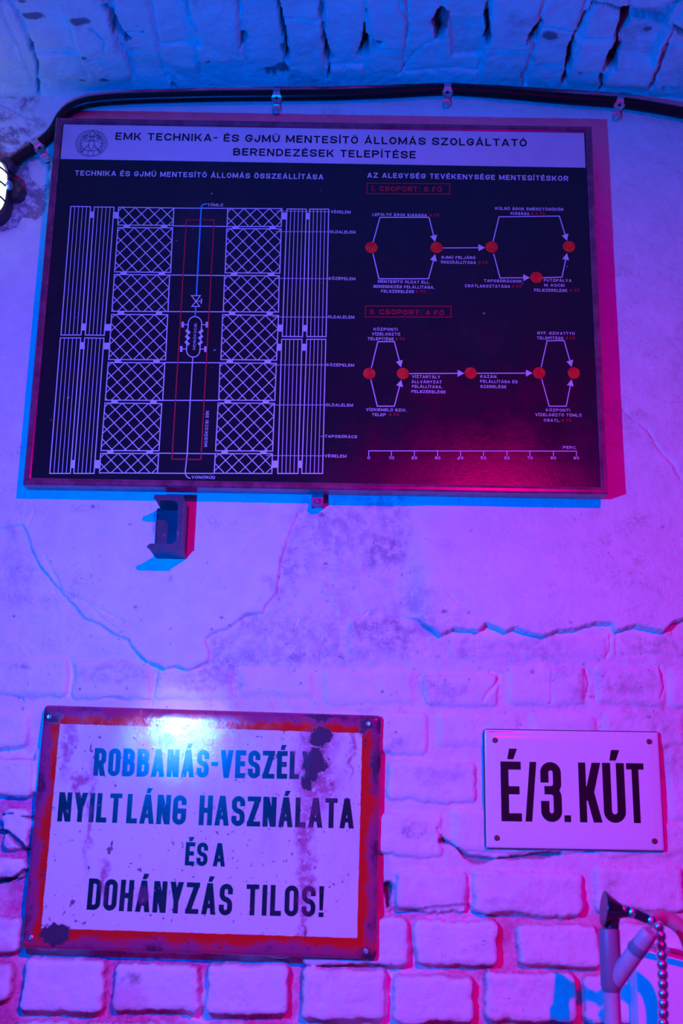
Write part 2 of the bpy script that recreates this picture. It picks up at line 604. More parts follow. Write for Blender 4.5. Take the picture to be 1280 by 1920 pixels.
    # cracks: pixels, width, depth
    cracks = [
        ([(-20, 196), (20, 205), (48, 222), (84, 232), (98, 244)], .003, .004), ([(40, 238), (62, 262), (80, 270)], .002, .003),
        ([(560, 1160), (548, 1190), (540, 1214)], .0016, .003), ([(590, 1100), (610, 1120), (628, 1150)], .0015, .002), ([(100, 1110), (180, 1140), (232, 1168)], .002, .003),
        ([(1000, 1068), (1040, 1038), (1076, 1020)], .0008, .001), ([(770, 1088), (806, 1104), (828, 1130)], .001, .002), ([(690, 1148), (668, 1170), (652, 1205)], .0018, .003),
        ([(828, 1577), (846, 1582), (860, 1592), (874, 1606), (890, 1612), (930, 1611), (980, 1606), (1050, 1600)], .0055, .014),
        ([(736, 1712), (805, 1706), (878, 1700), (890, 1712), (925, 1718), (962, 1720)], .005, .008),
        ([(1168, 770), (1185, 788), (1212, 806), (1238, 850), (1262, 872), (1276, 905)], .0022, .003),
        ([(834, 1110), (850, 1128), (870, 1145), (885, 1155), (898, 1164)], .0016, .003),
        ([(55, 925), (66, 958), (60, 970), (52, 990)], .0025, .003),
        ([(960, 1212), (985, 1234), (968, 1222), (938, 1200)], .002, .002),
        ([(796, 1272), (784, 1268), (780, 1285), (800, 1320)], .003, .006),
        ([(1238, 1250), (1245, 1290), (1238, 1310)], .0025, .003),
        ([(1098, 1254), (1104, 1280), (1098, 1310)], .004, .006),
        ([(1035, 1250), (1034, 1318)], .003, .002),
        ([(920, 1258), (938, 1264), (928, 1285), (905, 1315)], .003, .004),
        ([(0, 1300), (28, 1308), (40, 1312)], .005, .009),
        ([(188, 1310), (205, 1308), (240, 1314), (280, 1314)], .003, .005),
        ([(290, 1262), (288, 1290), (282, 1320)], .003, .004),
        ([(128, 1236), (132, 1262), (126, 1300)], .005, .005),
        ([(726, 1662), (728, 1700)], .007, .02),
        ([(392, 1150), (372, 1160), (300, 1215), (250, 1180)], .001, .001),
        ([(85, 1045), (118, 1108), (135, 1120), (160, 1128), (190, 1160), (232, 1190)], .002, .003),
        ([(820, 1555), (835, 1578)], .004, .006),
        ([(0, 1528), (20, 1525), (58, 1534)], .006, .014),
        ([(-20, 1560), (15, 1560), (40, 1585), (50, 1600)], .006, .014),
        ([(-20, 1655), (20, 1648), (46, 1634)], .007, .016),
        ([(610, 1200), (600, 1225), (602, 1236)], .002, .003),
        ([(486, 1210), (487, 1238), (484, 1248)], .0015, .002),
        ([(1144, 1188), (1144, 1222), (1136, 1232)], .003, .004),
    ]
    for i, (pts, wd, dp) in enumerate(cracks):
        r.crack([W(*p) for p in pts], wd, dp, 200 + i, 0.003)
    # worn and stained places: px centre, px radii, amount
    spots = [
        ((660, 985), (110, 60), .55), ((700, 1040), (70, 45), .75), ((545, 1045), (22, 60), .6), ((520, 1110), (30, 40), .6), ((470, 1165), (60, 28), .6),
        ((560, 1190), (110, 50), .45), ((705, 1190), (80, 42), .75), ((640, 1232), (14, 8), 1.2), ((551, 1230), (11, 8), 1.2), ((538, 1206), (13, 8), .8),
        ((780, 1120), (45, 50), .5), ((602, 962), (17, 14), 1.2), ((755, 1390), (48, 30), .8), ((760, 1520), (1, 1), .2),
        ((780, 1555), (26, 16), .8), ((36, 1250), (28, 14), .9), ((210, 1265), (80, 28), .45), ((395, 1272), (60, 26), .55), ((410, 1245), (40, 18), .7),
        ((1030, 1275), (70, 40), .55), ((1180, 1285), (70, 40), .55), ((1000, 1215), (150, 28), .35), ((1210, 1210), (60, 24), .5), ((870, 1290), (60, 30), .45),
        ((805, 1448), (80, 20), .4), ((1200, 1330), (60, 20), .4), ((870, 1210), (40, 20), .5), ((320, 1085), (8, 8), .6), ((48, 205), (28, 22), 1.1), ((12, 222), (22, 10), 1.0), ((70, 235), (30, 10), .7), ((25, 250), (30, 12), .8), ((45, 1115), (40, 20), .4), ((20, 1000), (20, 30), .5),
        ((295, 980), (12, 38), .9), ((940, 1690), (50, 10), .3), ((250, 1835), (26, 14), .8), ((45, 1640), (30, 20), .5), ((22, 1660), (22, 40), .7),
        ((1240, 1420), (30, 60), .5), ((950, 1400), (30, 20), .4), ((1160, 790), (50, 40), .25), ((1290, 640), (40, 90), .35), ((20, 1100), (60, 70), .3),
        ((700, 1330), (60, 8), .5), ((900, 1640), (60, 6), .4), ((1145, 1660), (20, 30), .6), ((950, 1745), (14, 40), .7), ((325, 1035), (40, 5), .8), ((60, 1310), (30, 12), .6),
    ]
    for i, (c, rr, am) in enumerate(spots):
        a, b = W(*c), W(c[0] + rr[0], c[1] - rr[1])
        r.blob('grime', a, (b[0] - a[0], b[1] - a[1]), am, 300 + i, 1.5 if rr[0] > 20 else 0.8, 0.8)
    for k in range(260):
        x, y = rng.uniform(-50, 1330), rng.uniform(940, 1400)
        if y < 1150 and (x < 500 or x > 800) and rng.random() < 0.75:
            continue
        s = rng.uniform(1.0, 5.0) if rng.random() < .25 else rng.uniform(.8, 2.4)
        a, b = W(x, y), W(x + s * rng.uniform(.8, 1.8), y - s)
        r.blob('grime', a, (max(b[0] - a[0], .0026), max(b[1] - a[1], .0026)), 1.0, 600 + k, 1.0, 0.5)
    # dirt held by the recessed joints
    # joints that have lost their whitewash show reddish mortar, most of all low down and on the left
    zone = np.maximum(np.maximum(low, left), 0.30 * sstep(zy(1225), zy(1330), Z))
    r.raw = sstep(-0.0035, -0.0085, r.h) * zone * np.clip(0.95 + 1.2 * n_lo + 0.5 * n_mid, 0, 1)
    r.raw = np.maximum(r.raw, 0.45 * zone * sstep(0.25, 0.55, n_mid * 0.5 + n_lo))
    wedge = [W(*p) for p in [(565, 925), (765, 925), (775, 1000), (758, 1060), (800, 1110), (828, 1192), (700, 1250), (400, 1250), (390, 1215), (392, 1196), (430, 1180), (500, 1142), (526, 1080), (538, 1020)]]
    w = r.win(wedge, 0.03)
    k_ = sstep(0.010, -0.012, r.poly_sdf(wedge, w) + 0.012 * n_lo[w] + 0.006 * n_mid[w])
    r.grime[w] = np.maximum(r.grime[w], k_ * np.clip(0.42 + 0.9 * n_lo[w] + 0.35 * n_mid[w], 0, 1))
    return r.build('wall_back', lambda u, v, hh: (u, -hh, v), MAT['masonry'])


# ------------------------------------------------------------------ the brick vault
def make_vault():
    r = Relief(graded(-1.5, -0.62, 0.62, 1.5, 0.0025, 0.015), graded(-0.03, 0.0, 0.36, 2.7, 0.0025, 0.02))
    U, D = r.U, r.Vv
    n_lo, n_mid, n_hi = fbm(U, D, 10, 31, 4), fbm(U, D, 38, 32, 4), fbm(U, D, 130, 33, 3)
    h = 0.005 * n_lo + 0.0032 * n_mid + 0.0010 * n_hi
    # courses run away from the wall, stretchers on edge
    joints = [V(*p)[0] for p in [(32, 80), (70, 110), (140, 60), (218, 50), (290, 60), (362, 60), (452, 60), (527, 60), (606, 80), (685, 80), (762, 60), (824, 80), (911, 60),
                                 (1000, 70), (1065, 120), (1160, 80), (1232, 120)]]
    step = 0.078
    while joints[0] > -1.5: joints.insert(0, joints[0] - step)
    while joints[-1] < 1.5: joints.append(joints[-1] + step)
    wobU = U + 0.006 * fbm(U, D, 12, 35, 3) + 0.003 * n_mid
    for i, (a, b) in enumerate(zip(joints[:-1], joints[1:])):
        w = (wobU >= a) & (wobU < b)
        off = rng.uniform(0.03, 0.22)
        cell = np.floor((D[w] + 0.01 * n_lo[w] - off) / 0.235).astype(int)
        lv = rng.normal(0, 0.0045, 64)[cell % 64]
        fr = (D[w] + 0.01 * n_lo[w] - off) / 0.235 - cell
        ed = np.minimum(np.minimum(wobU[w] - a, b - wobU[w]), np.minimum(fr, 1 - fr) * 0.235)
        near = sstep(0.02, 0.07, D[w])
        h[w] += near * (lv - 0.005 * (1 - sstep(0.0, 0.008, ed)) * (0.5 + 1.2 * np.maximum(n_lo[w] + 0.25, 0)))
    r.h = h
    gaps = [
        ([(14, 0), (30, 22), (45, 45), (57, 85)], .004, .008), ([(57, 85), (60, 98), (70, 120), (70, 150), (75, 190)], .005, .014),
        ([(-5, 45), (12, 70), (27, 90), (32, 120), (35, 145), (45, 160)], .004, .008),
        ([(198, 0), (208, 20), (215, 45)], .006, .012), ([(215, 45), (230, 65), (240, 75)], .005, .012), ([(230, 62), (270, 62)], .003, .005),
        ([(345, 0), (355, 30), (370, 55), (375, 85)], .006, .007), ([(398, 160), (405, 166)], .005, .012), ([(312, 120), (318, 148), (325, 160)], .004, .006),
        ([(447, 0), (452, 30), (455, 62)], .0025, .006), ([(456, 64), (458, 76)], .006, .03), ([(458, 78), (450, 90)], .003, .012),
        ([(517, -5), (525, 20), (528, 42)], .006, .035), ([(528, 42), (533, 65), (537, 95)], .004, .022), ([(536, 92), (538, 104), (538, 116)], .008, .04),
        ([(600, 0), (604, 40), (607, 72)], .003, .012), ([(606, 72), (612, 90), (616, 112)], .005, .026), ([(616, 112), (617, 145)], .0045, .02),
        ([(687, 10), (685, 40), (683, 65)], .0035, .022), ([(688, 70), (684, 88), (679, 104)], .009, .04), ([(697, 75), (705, 84), (715, 82)], .004, .01),
        ([(750, 0), (752, 15), (768, 45), (762, 80)], .003, .006), ([(826, 25), (822, 45), (823, 78)], .009, .03), ([(823, 78), (795, 87)], .003, .01), ([(795, 87), (765, 120), (748, 140)], .003, .006),
        ([(500, 132), (515, 145)], .005, .014), ([(645, 128), (658, 120), (680, 122)], .0025, .008),
        ([(916, 0), (911, 38)], .0035, .012), ([(912, 38), (916, 60), (912, 80)], .005, .022), ([(845, 38), (905, 40)], .0025, .006),
        ([(1010, 44), (1003, 60), (998, 74)], .008, .035), ([(952, 92), (972, 84), (995, 78)], .002, .007), ([(1018, 50), (1045, 54), (1083, 60)], .003, .01),
        ([(1113, 8), (1098, 30), (1085, 55), (1072, 75)], .0045, .022), ([(1072, 78), (1066, 110), (1057, 158)], .0045, .03), ([(1112, 9), (1140, 14), (1165, 24)], .004, .016),
        ([(1174, 26), (1164, 60), (1152, 92), (1141, 124)], .012, .04), ([(1072, 131), (1100, 136), (1126, 138), (1141, 126)], .003, .01), ([(1127, 142), (1128, 165), (1122, 180)], .004, .018),
        ([(1258, 76), (1240, 118), (1228, 145), (1221, 165)], .003, .012), ([(1168, 22), (1220, 24), (1262, 14), (1290, 4)], .006, .016), ([(1268, 56), (1284, 64)], .005, .02),
        ([(980, 135), (984, 160)], .003, .01), ([(1246, 165), (1256, 180)], .005, .01), ([(65, 92), (120, 90), (194, 93)], .0025, .004), ([(196, 92), (198, 66), (170, 42)], .003, .006),
    ]
    for i, (pts, wd, dp) in enumerate(gaps):
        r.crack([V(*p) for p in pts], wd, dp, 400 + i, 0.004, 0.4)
    # a brick has dropped out on the right, and the next one stands proud
    cav = [V(*p) for p in [(1176, 26), (1262, 22), (1236, 80), (1222, 118), (1150, 112)]]
    w = r.win(cav, 0.02)
    r.h[w] -= 0.024 * sstep(0.006, -0.006, r.poly_sdf(cav, w) + 0.006 * n_mid[w])
    proud = [V(*p) for p in [(1114, 12), (1166, 30), (1138, 122), (1100, 133), (1070, 124)]]
    w = r.win(proud, 0.02)
    r.h[w] += 0.008 * sstep(0.003, -0.004, r.poly_sdf(proud, w) + 0.003 * n_mid[w])
    low2 = [V(*p) for p in [(842, 42), (905, 42), (908, 110), (846, 112)]]
    w = r.win(low2, 0.02)
    r.h[w] -= 0.008 * sstep(0.003, -0.004, r.poly_sdf(low2, w) + 0.003 * n_mid[w])
    # flaked paint
    for i, (c, rr) in enumerate([((62, 31), (26, 7)), ((150, 30), (24, 9)), ((158, 98), (9, 4)), ((36, 196), (14, 20)), ((152, 149), (9, 4)), ((195, 148), (12, 4)), ((392, 115), (7, 8)),
                                 ((325, 158), (8, 6)), ((70, 205), (16, 10)), ((508, 133), (12, 9)), ((530, 128), (14, 10)), ((708, 80), (10, 7)), ((1030, 66), (18, 12)), ((1212, 68), (12, 5)), ((835, 40), (8, 22)),
                                 ((213, 45), (7, 9)), ((40, 3), (10, 4)), ((240, 74), (8, 4)), ((268, 62), (6, 3)), ((1205, 180), (5, 3)), ((1090, 135), (10, 4)), ((60, 192), (12, 10)), ((10, 205), (10, 6))]):
        a, b = V(*c), V(c[0] + rr[0], c[1])
        d = V(c[0], c[1] - rr[1])
        r.blob('flake', a, (abs(b[0] - a[0]), abs(d[1] - a[1])), 0.8, 500 + i, 0.8, 0.4)
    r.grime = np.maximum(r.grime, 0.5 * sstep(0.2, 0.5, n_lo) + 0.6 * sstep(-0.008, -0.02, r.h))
    o = r.build('ceiling', lambda u, v, hh: (u, -v, arch(u) - hh), MAT['masonry'])
    o.data.flip_normals()
    return o


wall = make_wall()
vault = make_vault()
fl = MB()
fl.box((0, -1.6, -0.02), (3.0, 3.4, 0.04))
tag(fl.build('floor', MAT['floor']), kind='structure')

# ------------------------------------------------------------------ stroke lettering (all shapes drawn here)
def _round(pts, rx, ry):
    """pts: (x, y) or (x, y, 1) for a rounded corner -> plain polyline."""
    out = []
    n = len(pts)
    for i, p in enumerate(pts):
        if len(p) == 2:
            out.append((p[0], p[1]))
            continue
        a, b, c = pts[i - 1], p, pts[(i + 1) % n]
        def leg(q):
            dx, dy = q[0] - b[0], q[1] - b[1]
            L = math.hypot(dx, dy)
            lim = L / 2 if len(q) == 3 else L
            r = min(rx if abs(dx) > abs(dy) else ry, lim)
            return (b[0] + dx / L * r, b[1] + dy / L * r)
        s, e = leg(a), leg(c)
        for k in range(8):
            t = k / 7 * math.pi / 2
            u, v = 1 - math.sin(t), 1 - math.cos(t)
            out.append((b[0] + (s[0] - b[0]) * u + (e[0] - b[0]) * v, b[1] + (s[1] - b[1]) * u + (e[1] - b[1]) * v))
    res = [out[0]]
    for p in out[1:]:
        if math.hypot(p[0] - res[-1][0], p[1] - res[-1][1]) > 1e-7: res.append(p)
    return res


def ribbon(pts, t, closed=False, cap=True):
    """Constant-width stroke along a polyline as quads."""
    if len(pts) < 2: return []
    pts = [Vector((p[0], p[1])) for p in pts]
    if closed and (pts[0] - pts[-1]).length < 1e-7: pts = pts[:-1]
    n = len(pts)
    if not closed and cap:
        pts[0] = pts[0] - (pts[1] - pts[0]).normalized() * t / 2
        pts[-1] = pts[-1] + (pts[-1] - pts[-2]).normalized() * t / 2
    L, R_ = [], []
    for i in range(n):
        d0 = (pts[i] - pts[i - 1]) if (i > 0 or closed) else (pts[1] - pts[0])
        d1 = (pts[(i + 1) % n] - pts[i]) if (i < n - 1 or closed) else d0
        d0, d1 = d0.normalized(), d1.normalized()
        n0, n1 = Vector((-d0.y, d0.x)), Vector((-d1.y, d1.x))
        m = n0 + n1
        m = n0 if m.length < 1e-6 else m.normalized()
        k = t / 2 / max(m.dot(n0), 0.35)
        L.append(pts[i] + m * k)
        R_.append(pts[i] - m * k)
    return [[tuple(L[i]), tuple(R_[i]), tuple(R_[(i + 1) % n]), tuple(L[(i + 1) % n])] for i in range(n if closed else n - 1)]


ACC = {'Á': ('A', "'"), 'É': ('E', "'"), 'Í': ('I', "'"), 'Ó': ('O', "'"), 'Ú': ('U', "'"), 'Ö': ('O', ':'), 'Ü': ('U', ':'), 'Ő': ('O', '"'), 'Ű': ('U', '"')}
REL = {'I': 0, '.': 0, ',': 0, ':': 0, '!': 0, 'M': 1.2, 'W': 1.3, 'E': .86, 'F': .84, 'L': .80, 'J': .8, 'T': .92, '-': .55, '/': .7, 'A': 1.08, 'V': 1.05, 'K': 1.02, 'Y': 1.02, '1': .5}
R1 = 1


def glyph(ch, w, H, t, rfy, tv=None):
    """Polygons of a capital in a box w x H with stroke t."""
    tv = t
    res = []
    base, acc = ACC.get(ch, (ch, None))
    iw, ih = w - t, H - t
    q = lambda p: (t / 2 + p[0] * iw, t / 2 + p[1] * ih, *p[2:])
    rx, ry = 0.5 * iw, rfy * ih if rfy > 0 else min(0.5 * ih, 0.5 * iw)

    def S(*pts, closed=False):
        pp = [q(p) for p in pts]
        res.extend(ribbon(_round(pp, rx, ry), t, closed))

    def D(x0, y0, x1, y1, k=1.0):
        """Diagonal with level ends in full-box coordinates; x are left edges."""
        a = t * k
        res.append([(x0, y0), (x0 + a, y0), (x1 + a, y1), (x1, y1)])

    def B(x0, y0, x1, y1):
        res.append([(x0, y0), (x1, y0), (x1, y1), (x0, y1)])
    if base == 'A':
        c = w / 2
        D(0, 0, c - t * .56, H, 1.02); D(w - t * 1.02, 0, c - t * .46, H, 1.02); B(w * .2, H * .2, w * .8, H * .2 + t * .85)
    elif base == 'B': S((0, 0), (0, 1)); S((0, 1), (.94, 1, R1), (.94, .53, R1), (0, .53)); S((0, .53), (1, .53, R1), (1, 0, R1), (0, 0))
    elif base == 'C': S((1, .81), (1, 1, R1), (0, 1, R1), (0, 0, R1), (1, 0, R1), (1, .19))
    elif base == 'D': S((0, 0), (0, 1), (1, 1, R1), (1, 0, R1), closed=True)
    elif base == 'E': S((1, 1), (0, 1), (0, 0), (1, 0)); S((0, .52), (.86, .52))
    elif base == 'F': S((1, 1), (0, 1), (0, 0)); S((0, .5), (.85, .5))
    elif base == 'G': S((1, .81), (1, 1, R1), (0, 1, R1), (0, 0, R1), (1, 0, R1), (1, .46), (.55, .46))
    elif base == 'H': S((0, 0), (0, 1)); S((1, 0), (1, 1)); S((0, .5), (1, .5))
    elif base == 'I': B(w / 2 - t / 2, 0, w / 2 + t / 2, H)
    elif base == 'J': S((1, 1), (1, 0, R1), (0, 0, R1), (0, .3))
    elif base == 'K':
        B(0, 0, t, H); D(t * .6, H * .36, w - t * 1.2, H, 1.2); D(w - t * 1.2, 0, w * .42 - t * .6, H * .60, 1.2)
    elif base == 'L': S((0, 1), (0, 0), (1, 0))
    elif base == 'M':
        B(0, 0, t, H); B(w - t, 0, w, H); D(w / 2 - t * .5, H * .12, 0, H, 1.0); D(w / 2 - t * .5, H * .12, w - t, H, 1.0)
    elif base == 'N': B(0, 0, t, H); B(w - t, 0, w, H); D(w - t * 1.15, 0, 0, H, 1.15)
    elif base == 'O': S((.5, 1), (1, 1, R1), (1, 0, R1), (0, 0, R1), (0, 1, R1), closed=True)
    elif base == 'P': S((0, 0), (0, 1)); S((0, 1), (1, 1, R1), (1, .45, R1), (0, .45))
    elif base == 'R': S((0, 0), (0, 1)); S((0, 1), (1, 1, R1), (1, .46, R1), (0, .46)); D(w - t * 1.1, 0, w * .5 - t * .5, H * .5, 1.1)
    elif base == 'S': S((1, .80), (1, 1, R1), (0, 1, R1), (0, .53, R1), (1, .47, R1), (1, 0, R1), (0, 0, R1), (0, .20))
    elif base == 'T': B(w / 2 - t / 2, 0, w / 2 + t / 2, H); B(0, H - t * .9, w, H)
    elif base == 'U': S((0, 1), (0, 0, R1), (1, 0, R1), (1, 1))
    elif base == 'V': D(w / 2 - t * .5, 0, 0, H, 1.02); D(w / 2 - t * .5, 0, w - t * 1.02, H, 1.02)
    elif base == 'Y': B(w / 2 - t / 2, 0, w / 2 + t / 2, H * .45); D(w / 2 - t * .55, H * .40, 0, H, 1.1); D(w / 2 - t * .55, H * .40, w - t * 1.1, H, 1.1)
    elif base == 'Z': B(0, 0, w, t * .95); B(0, H - t * .95, w, H); D(0, t * .5, w - t * 1.15, H - t * .5, 1.15)
    elif base == '0': S((.5, 1), (1, 1, R1), (1, 0, R1), (0, 0, R1), (0, 1, R1), closed=True)
    elif base == '1': B(w - t, 0, w, H); D(0, H * .72, w - t, H, 1)
    elif base == '2': S((0, .74), (0, 1, R1), (1, 1, R1), (1, .55, R1), (0, .4, R1), (0, 0), (1, 0))
    elif base == '3': S((0, .76), (0, 1, R1), (1, 1, R1), (1, .53, R1), (.3, .53)); S((.3, .53), (1, .53, R1), (1, 0, R1), (0, 0, R1), (0, .24))
    elif base == '4': B(w * .68 - t / 2, 0, w * .68 + t / 2, H); B(0, H * .2, w, H * .2 + t); D(0, H * .2, w * .68 - t * .5, H, 1.0)
    elif base == '5': S((1, 1), (0, 1), (0, .6), (1, .6, R1), (1, 0, R1), (0, 0, R1), (0, .2))
    elif base == '6': S((1, .8), (1, 1, R1), (0, 1, R1), (0, 0, R1), (1, 0, R1), (1, .58, R1), (0, .58))
    elif base == '7': B(0, H - t, w, H); D(w * .25, 0, w - t, H - t * .5, 1)
    elif base == '8': S((.5, 1), (1, 1, R1), (1, .53, R1), (0, .53, R1), (0, 1, R1), closed=True); S((.5, .53), (1, .53, R1), (1, 0, R1), (0, 0, R1), (0, .53, R1), closed=True)
    elif base == '9': S((0, .2), (0, 0, R1), (1, 0, R1), (1, 1, R1), (0, 1, R1), (0, .42, R1), (1, .42))
    elif base == '.': B(0, 0, t, t)
    elif base == ',': B(0, 0, t, t); D(-t * .2, -t * .7, t * .2, 0, .7)
    elif base == ':': B(0, 0, t, t); B(0, H * .55, t, H * .55 + t)
    elif base == '-': B(0, H * .42, w, H * .42 + t * .8)
    elif base == '/': D(0, 0, w - t, H, 1.0)
    elif base == '!': B(0, 0, t, t * .9); res.append([(t * .15, t * 1.3), (t * .85, t * 1.3), (t, H), (0, H)])
    a = t * .8
    c = w / 2
    if acc == "'": res.append([(c - t * .42, H * 1.04), (c + t * .36, H * 1.04), (c + t * .86, H * 1.22), (c - t * .16, H * 1.22)])
    elif acc == ':':
        for s in (-1, 1): B(c + s * w * .2 - a / 2, H * 1.08, c + s * w * .2 + a / 2, H * 1.08 + a)
    elif acc == '"':
        for s in (-.9, .9): res.append([(c + s * a - a * .4, H * 1.06), (c + s * a + a * .3, H * 1.06), (c + s * a + a * .8, H * 1.22), (c + s * a, H * 1.22)])
    return res


def layout(text, x0, x1, H, t, rfy, gap=.2, space=.6):
    """Glyph polygons for text filling x0..x1 from baseline 0."""
    A, Bc = 0.0, 0.0
    for i, ch in enumerate(text):
        if ch == ' ':
            A += space
            continue
        r = REL.get(ACC.get(ch, (ch,))[0], 1.0)
        if r == 0: Bc += 1
        else: A += r
        if i + 1 < len(text): A += gap
    Wd = (x1 - x0 - Bc * t) / A
    out, x = [], x0
    for i, ch in enumerate(text):
        if ch == ' ':
            x += space * Wd
            continue
        r = REL.get(ACC.get(ch, (ch,))[0], 1.0)
        w = t if r == 0 else max(r * Wd, t * 1.4)
        out += [[(px + x, py) for px, py in g] for g in glyph(ch, w, H, t, rfy)]
        x += (t if r == 0 else r * Wd) + gap * Wd
    return out


# ------------------------------------------------------------------ the big training board
BD = 0.062                                   # its front stands this far off the wall
cTL, cTR, cBR, cBL = P(102, 222, BD), P(1109, 233, BD), P(1141, 926, BD), P(45, 908, BD)
bx0, bx1 = (cTL.x + cBL.x) / 2, (cTR.x + cBR.x) / 2
bz0, bz1 = (cBL.z + cBR.z) / 2, (cTL.z + cTR.z) / 2
bcx, bcz = (bx0 + bx1) / 2, bz0
board = empty('information_board', (bcx, 0, bcz), 'large black training board with pale title strip and white diagrams, under the conduit', 'board')
FACE = BD - 0.006                            # panel face


def bl(px, py, s=FACE):
    """pixel -> local (x, z) on the board face."""
    p = P(px, py, s)
    return (p.x - bcx, p.z - bcz)


def frame_material():
    m = NT('dark_brown_painted_wood')
    g = m.noise(40, 6, 0.6)
    c = m.mix(m.ramp(g, .35, .7), (0.20, 0.024, 0.07), (0.36, 0.06, 0.13))
    ch = m.ramp(m.noise(16, 6, .7), .66, .69)
    c = m.mix(m.math('MULTIPLY', ch, .6), c, (0.45, 0.40, 0.42))
    return m.done(c, 0.25, m.bump(g, .15, .0006), 0, .7)


def panel_material():
    m = NT('black_lacquered_panel')
    dust = m.ramp(m.noise(3.2, 7, .66), .50, .74)
    c = m.mix(m.math('MULTIPLY', dust, .5), (0.016, 0.015, 0.024), (0.045, 0.040, 0.055))
    sp = m.ramp(m.noise(95, 2, .5, m.map((1, 1, 1), (5, 0, 2))), .765, .785)
    spl = m.math('MULTIPLY', sp, m.ramp(m.noise(6, 3), .48, .62))
    c = m.mix(spl, c, (0.55, 0.55, 0.62))
    b = m.bump(m.noise(520, 3, .6), .9, .00013)
    b = m.bump(m.noise(95, 3, .6), .5, .00022, b)
    rough = m.ramp(m.noise(9, 6, .7), .3, .7, .13, .24)
    return m.done(c, rough, b, 0, .32)


def header_material():
    m = NT('grubby_pale_title_strip')
    a = m.noise(5, 5, .6)
    c = m.mix(m.ramp(a, .3, .7), (0.66, 0.54, 0.62), (0.78, 0.66, 0.74))
    s = m.ramp(m.noise(26, 7, .75, m.map((.7, 1, 1.2))), .60, .70)
    s = m.math('MULTIPLY', s, m.ramp(m.noise(4, 3, .5, m.map((1, 1, 1), (9, 0, 3))), .45, .65))
    c = m.mix(m.math('MULTIPLY', s, .75), c, (0.10, 0.05, 0.12))
    return m.done(c, .5, m.bump(a, .1, .001), 0, .4)


MAT['frame'], MAT['panel'], MAT['header'] = frame_material(), panel_material(), header_material()
lx0, lx1, lz0, lz1 = bx0 - bcx, bx1 - bcx, 0.0, bz1 - bz0
RW = 0.0125                                  # rail width seen from the front
yb, yf = -0.0255, -BD
fr = MB()


def rail(a, b, ia, ib):
    """A mitred rail: outer corners a, b; inner corners ia, ib; stepped and chamfered."""
    prof = []
    for (o, i) in ((a, ia), (b, ib)):
        o, i = Vector(o), Vector(i)
        def at(k): return o.lerp(i, k)
        prof.append([(*at(0), yb), (*at(0), yf + .003), (*at(.18), yf), (*at(.62), yf), (*at(.80), yf + .0025), (*at(1.0), yf + .0035), (*at(1.0), yb)])
    n = len(prof[0])
    vs_ = [(x, y, z) for pr in prof for (x, z, y) in pr]
    fs = [(i, (i + 1) % n, n + (i + 1) % n, n + i) for i in range(n)] + [tuple(range(n)), tuple(reversed(range(n, 2 * n)))]
    return vs_, fs


O = [(lx0, lz0), (lx1, lz0), (lx1, lz1), (lx0, lz1)]
I = [(lx0 + RW, lz0 + RW), (lx1 - RW, lz0 + RW), (lx1 - RW, lz1 - RW), (lx0 + RW, lz1 - RW)]
for k in range(4):
    m = MB()
    m.mesh(*rail(O[k], O[(k + 1) % 4], I[k], I[(k + 1) % 4]))
    m.build('frame_rail', MAT['frame'], board)
pn = MB()
pn.box(((lx0 + lx1) / 2, -(FACE - .004), (lz0 + lz1) / 2), (lx1 - lx0 - 2 * RW + .001, .008, lz1 - lz0 - 2 * RW + .001))
pn.build('panel', MAT['panel'], board)
hz1 = lz1 - RW
hz0 = (bl(106, 303)[1] + bl(1099, 310)[1]) / 2
hd = MB()
hd.box(((lx0 + lx1) / 2, -(FACE + .0005), (hz0 + hz1) / 2), (lx1 - lx0 - 2 * RW - .004, .001, hz1 - hz0))
hd.build('title_strip', MAT['header'], board)

YI, YH = -(FACE + .0006), -(FACE + .0014)    # ink on the panel, ink on the strip
white, red, blue, black, emb = MB(), MB(), MB(), MB(), MB()


def btext(mb, text, xl, yl, xr, yr, cap, weight=.17, y=YI, rfy=.5, gap=.26, space=.62):
    a, b = bl(xl, yl), bl(xr, yr)
    H = bl(xl, yl - cap)[1] - a[1]
    z = (a[1] + b[1]) / 2
    for g in layout(text, a[0], b[0], H, H * weight, rfy, gap, space):
        mb.flat([(px, z + pz) for px, pz in g], y)


def vtext(mb, text, x0, y0, x1, y1, cap):
    """Lettering that reads upwards from (x0, y0) to (x1, y1)."""
    a, b = Vector(bl(x0, y0)), Vector(bl(x1, y1))
    d = (b - a)
    H = abs(bl(x0 + cap, y0)[0] - a.x)
    u, nrm = d.normalized(), Vector((-d.normalized().y, d.normalized().x))
    for g in layout(text, 0, d.length, H, H * .17, .5, .26, .6):
        mb.flat([tuple(a + u * px + nrm * pz) for px, pz in g], YI)


def line(mb, pts, wpx=2.0, closed=False, y=YI, cap=True):
    sc = bl(641, pts[0][1])[0] - bl(640, pts[0][1])[0]
    for g in ribbon([bl(*p) for p in pts], wpx * sc, closed, cap):
        mb.flat(g, y)


def fill(mb, pts, y=YI):
    mb.flat([bl(*q) for q in pts], y)


def rect(mb, x0, y0, x1, y1):
    fill(mb, [(x0, y0), (x1, y0), (x1, y1), (x0, y1)])


